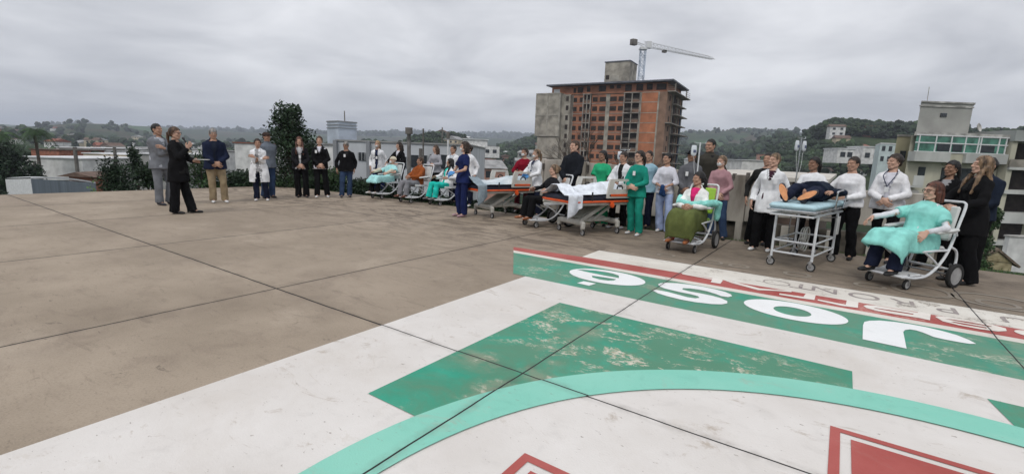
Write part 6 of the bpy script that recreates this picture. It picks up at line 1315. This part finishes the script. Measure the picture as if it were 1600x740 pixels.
person_at('blonde woman in a long black coat pushing the wheelchair', 1497, 441, 243, -92, skin='l', hair=('longfront', 'dblond'), top=(('blk_tee2', (.02, .02, .02)), 'long'), coat=(('black_coat', (.008, .008, .009)), -.28, 'vee', 'coat'), pants=('black', 'wide'), shoes='black', head=(-18, -4), arms=dict(L=V(.14, -.34, 1.02), R=V(-.16, -.34, 1.04), hd=(V(-.2, -1, -.2), V(.1, -1, -.2)), pole=(V(1, .4, -.7), V(-1, .4, -.7))))
# patient on the stretcher, lying on the back, soles to the camera
q = R(44 + 90); base = ST + Matrix.Rotation(R(44), 3, 'Z') @ V(-.72, .02, 0)
ly = person('patient in dark clothes lying on the stretcher with orange-soled shoes', (base.x, base.y, 0), 1.62, 0, sex='m', skin='m', hair=('short', 'dark'), top=(('navy_shirt', (.015, .02, .035)), 'long'), coat=(('navy_dark', (.014, .02, .035)), -.14, None, 'jacket'), pants=('navy', 'straight'), lie=(R(-90), 0, R(44 - 90)), head=(0, 10), fat=1.1, shoes='black',
    arms=dict(L=V(.26, -.02, .88), R=V(-.34, .05, .80), hd=(V(0, 0, -1), V(-.3, 0, -1)), pole=(V(1, 0, 0), V(-1, 0, 0))), legs=[(V(.09, 0, .90), V(.12, -.03, .47), V(.12, .04, .06)), (V(-.09, 0, .90), V(-.12, -.07, .48), V(-.12, .04, .06))])
ly['o'].location.z = 1.065
for i, sd_ in enumerate((1, -1)):
    m = MB(); a = .10 + i * .04; rot = Matrix.Rotation(R(60 if i == 0 else -24), 3, 'Z'); c = V(sd_ * .12, .035, .005); F = rot @ V(0, -1, 0)
    m.cap(c + V(0, .03, .045), c + V(0, .06, .05), .04, .042); m.cap(c - F * .05 + V(0, 0, .035), c + F * .15 + V(0, 0, .03), .038, .044, flat=.8)
    sh = remesh(m, 'shoe', mat('shoe_dark', (.03, .03, .04)), ly['o'], .009, 2)
    m = MB(); U = rot @ V(1, 0, 0); pts = [(math.cos(t) * (.044 if math.sin(t) > -.2 else .036), math.sin(t) * .128) for t in [k * math.pi / 12 for k in range(24)]]
    M4 = Matrix(((U.x, F.x, 0, c.x + F.x * .05), (U.y, F.y, 0, c.y + F.y * .05), (U.z, F.z, -1, .0), (0, 0, 0, 1)))
    m.prism(pts, -.012, .014, M=M4); m.obj('sole', mat('sole_orange', (.78, .36, .17), .6, .1), ly['o'])
# bedding
SHT = cloth('sheet_white', (.70, .74, .80), bump=.8); SHB = cloth('sheet_bluegrey', (.26, .32, .36), bump=.8)
def bedcloth(name, label, B, rz, m_, x0, x1, prof, seed, amp=.012, ye=.40, drop0=0., drop1=0., far_=0.):
    """cloth over the mattress: prof(x) = height of what lies under it; hangs over the near side by drop"""
    def fn(s, t):
        x = x0 + (x1 - x0) * s; dr = drop0 + (drop1 - drop0) * s; L_ = 2 * ye + dr; d = t * L_     # from the far edge toward the near side
        y = ye - d; z = .775
        if y < -ye - .03: z = .775 - (-ye - .03 - y); y = -ye - .085 - .02 * math.sin(x * 22)
        h, w_ = prof(x); z += h * math.exp(-(abs(y) / w_) ** 2.6) if y > -ye - .02 else 0
        return Vector((x, y, z))
    o = cloth_sheet(name, m_, fn, 60, 44, None, amp, 11., seed); o.location = B; o.rotation_euler = (0, 0, rz); return tag(o, label, name)
def body_prof(x):    # feet at -X, head at +X
    k = [(-.85, .17, .16), (-.72, .20, .17), (-.45, .12, .17), (-.1, .15, .21), (.15, .20, .24), (.5, .22, .26), (.62, .18, .24), (.8, .05, .2)]
    for a, b_ in zip(k, k[1:]):
        if x <= b_[0]: q = max(0, (x - a[0]) / (b_[0] - a[0])); q = q * q * (3 - 2 * q); return a[1] + (b_[1] - a[1]) * q, a[2] + (b_[2] - a[2]) * q
    return k[-1][1:]
bedcloth('sheet', 'white sheet over the patient on the second bed', B2, R(32), SHT, -.62, .60, body_prof, 2., .014, .40, .03, -.06)
bedcloth('sheet', 'white sheet hanging over the left end of the second bed', B2, R(32), SHT, -.90, -.58, lambda x: (.17, .22), 5., .022, .40, .46, .26)
bedcloth('sheet', 'blue grey sheet hanging off the left end of the first bed', B1, R(36), SHB, -.90, -.66, lambda x: (.15, .25), 9., .022, .40, .50, .30)
QU = mat('cover_quilt', (.36, .45, .50), .8, .1, 4, .9, 14, col2=(.56, .60, .62))
bedcloth('bedspread', 'pale patterned cover on the first bed', B1, R(36), QU, -.70, .70, lambda x: (.12 + .06 * math.sin(x * 4), .24), 7., .013, .40, .02, .0)
# head of the patient in the second bed rests under the sheet end: pillow
m = MB(); m.cap((.66, -.20, .80), (.66, .20, .80), .075, .075, flat=1); o = remesh(m, 'pillow', SHT, None, .014, 2, lambda me: wrinkle(me, .012, (9, 9, 9), 4)); o.location = B2; o.rotation_euler = (0, 0, R(32)); tag(o, 'white pillow at the right end of the second bed', 'pillow')
# the patient under the sheet of the second bed: head at the right end
# held things of the speaker
def world(info, p): 
    o = info['o']; return o.location + Matrix.Rotation(o.rotation_euler.z, 3, 'Z') @ (Vector(p) * info['s'])
m = MB(); a = sp_['HM'] @ V(.0, -.15, -.085); b_ = sp_['Wr'][1] + V(.02, -.06, -.02); m.tube([b_, a], .014, 10); o = m.obj('handle', BLACKP, None)
mic = empty('microphone', sp_['o'].location, sp_['o'].rotation_euler.z, 'black hand microphone at the mouth of the woman in the black coat', 'microphone'); o.parent = mic; o.scale = (sp_['s'],) * 3
m = MB(); m.ell(a, (.027, .027, .030)); g_ = m.obj('grille', mat('mic_grille', (.06, .06, .065), .4, .2, 40), mic); g_.scale = (sp_['s'],) * 3
m = MB(); w_ = sp_['Wr'][0]; m.box(w_ + V(-.02, -.16, .035), (.17, .24, .006), rot=Matrix.Rotation(R(12), 3, 'Z')); o = m.obj('paper', mat('paper_white', (.70, .70, .68), .7, .05), None); o.location = sp_['o'].location; o.rotation_euler = (0, 0, sp_['o'].rotation_euler.z); o.scale = (sp_['s'],) * 3; tag(o, 'white sheet of notes in the hand of the woman in the black coat', 'paper')
m = MB(); m.cap((0, 0, 0), (.03, .01, -.16), .05, .04); m.cap((0, 0, 0), (-.03, .02, -.14), .04, .03); o = remesh(m, 'cloth', cloth('cloth_navy', (.02, .05, .14)), None, .009, 2, lambda me: wrinkle(me, .01, (20, 20, 20), 3)); o.location = at(1035, 362) + V(-.14, -.20, .93); tag(o, 'dark blue folded cloth held by the woman in the white tee shirt', 'cloth')
flush()
# patient on the second bed (head and arms above the sheet)
# ================================================================== HAZE
hz = MB(); slabbox(hz, -5300, 5300, -5300, 5300, -60, 190); ho = hz.obj('haze', [], None, 0); hm = bpy.data.materials.new('haze_air'); hm.use_nodes = True; t = hm.node_tree; t.nodes.clear()
o_ = t.nodes.new('ShaderNodeOutputMaterial'); pv = t.nodes.new('ShaderNodeVolumePrincipled'); pv.inputs['Color'].default_value = (.80, .87, 1.0, 1); pv.inputs['Density'].default_value = .00036; pv.inputs['Anisotropy'].default_value = .1
t.links.new(pv.outputs[0], o_.inputs['Volume']); ho.data.materials.append(hm); tag(ho, 'thin pale haze over the whole town', 'haze', kind='stuff')
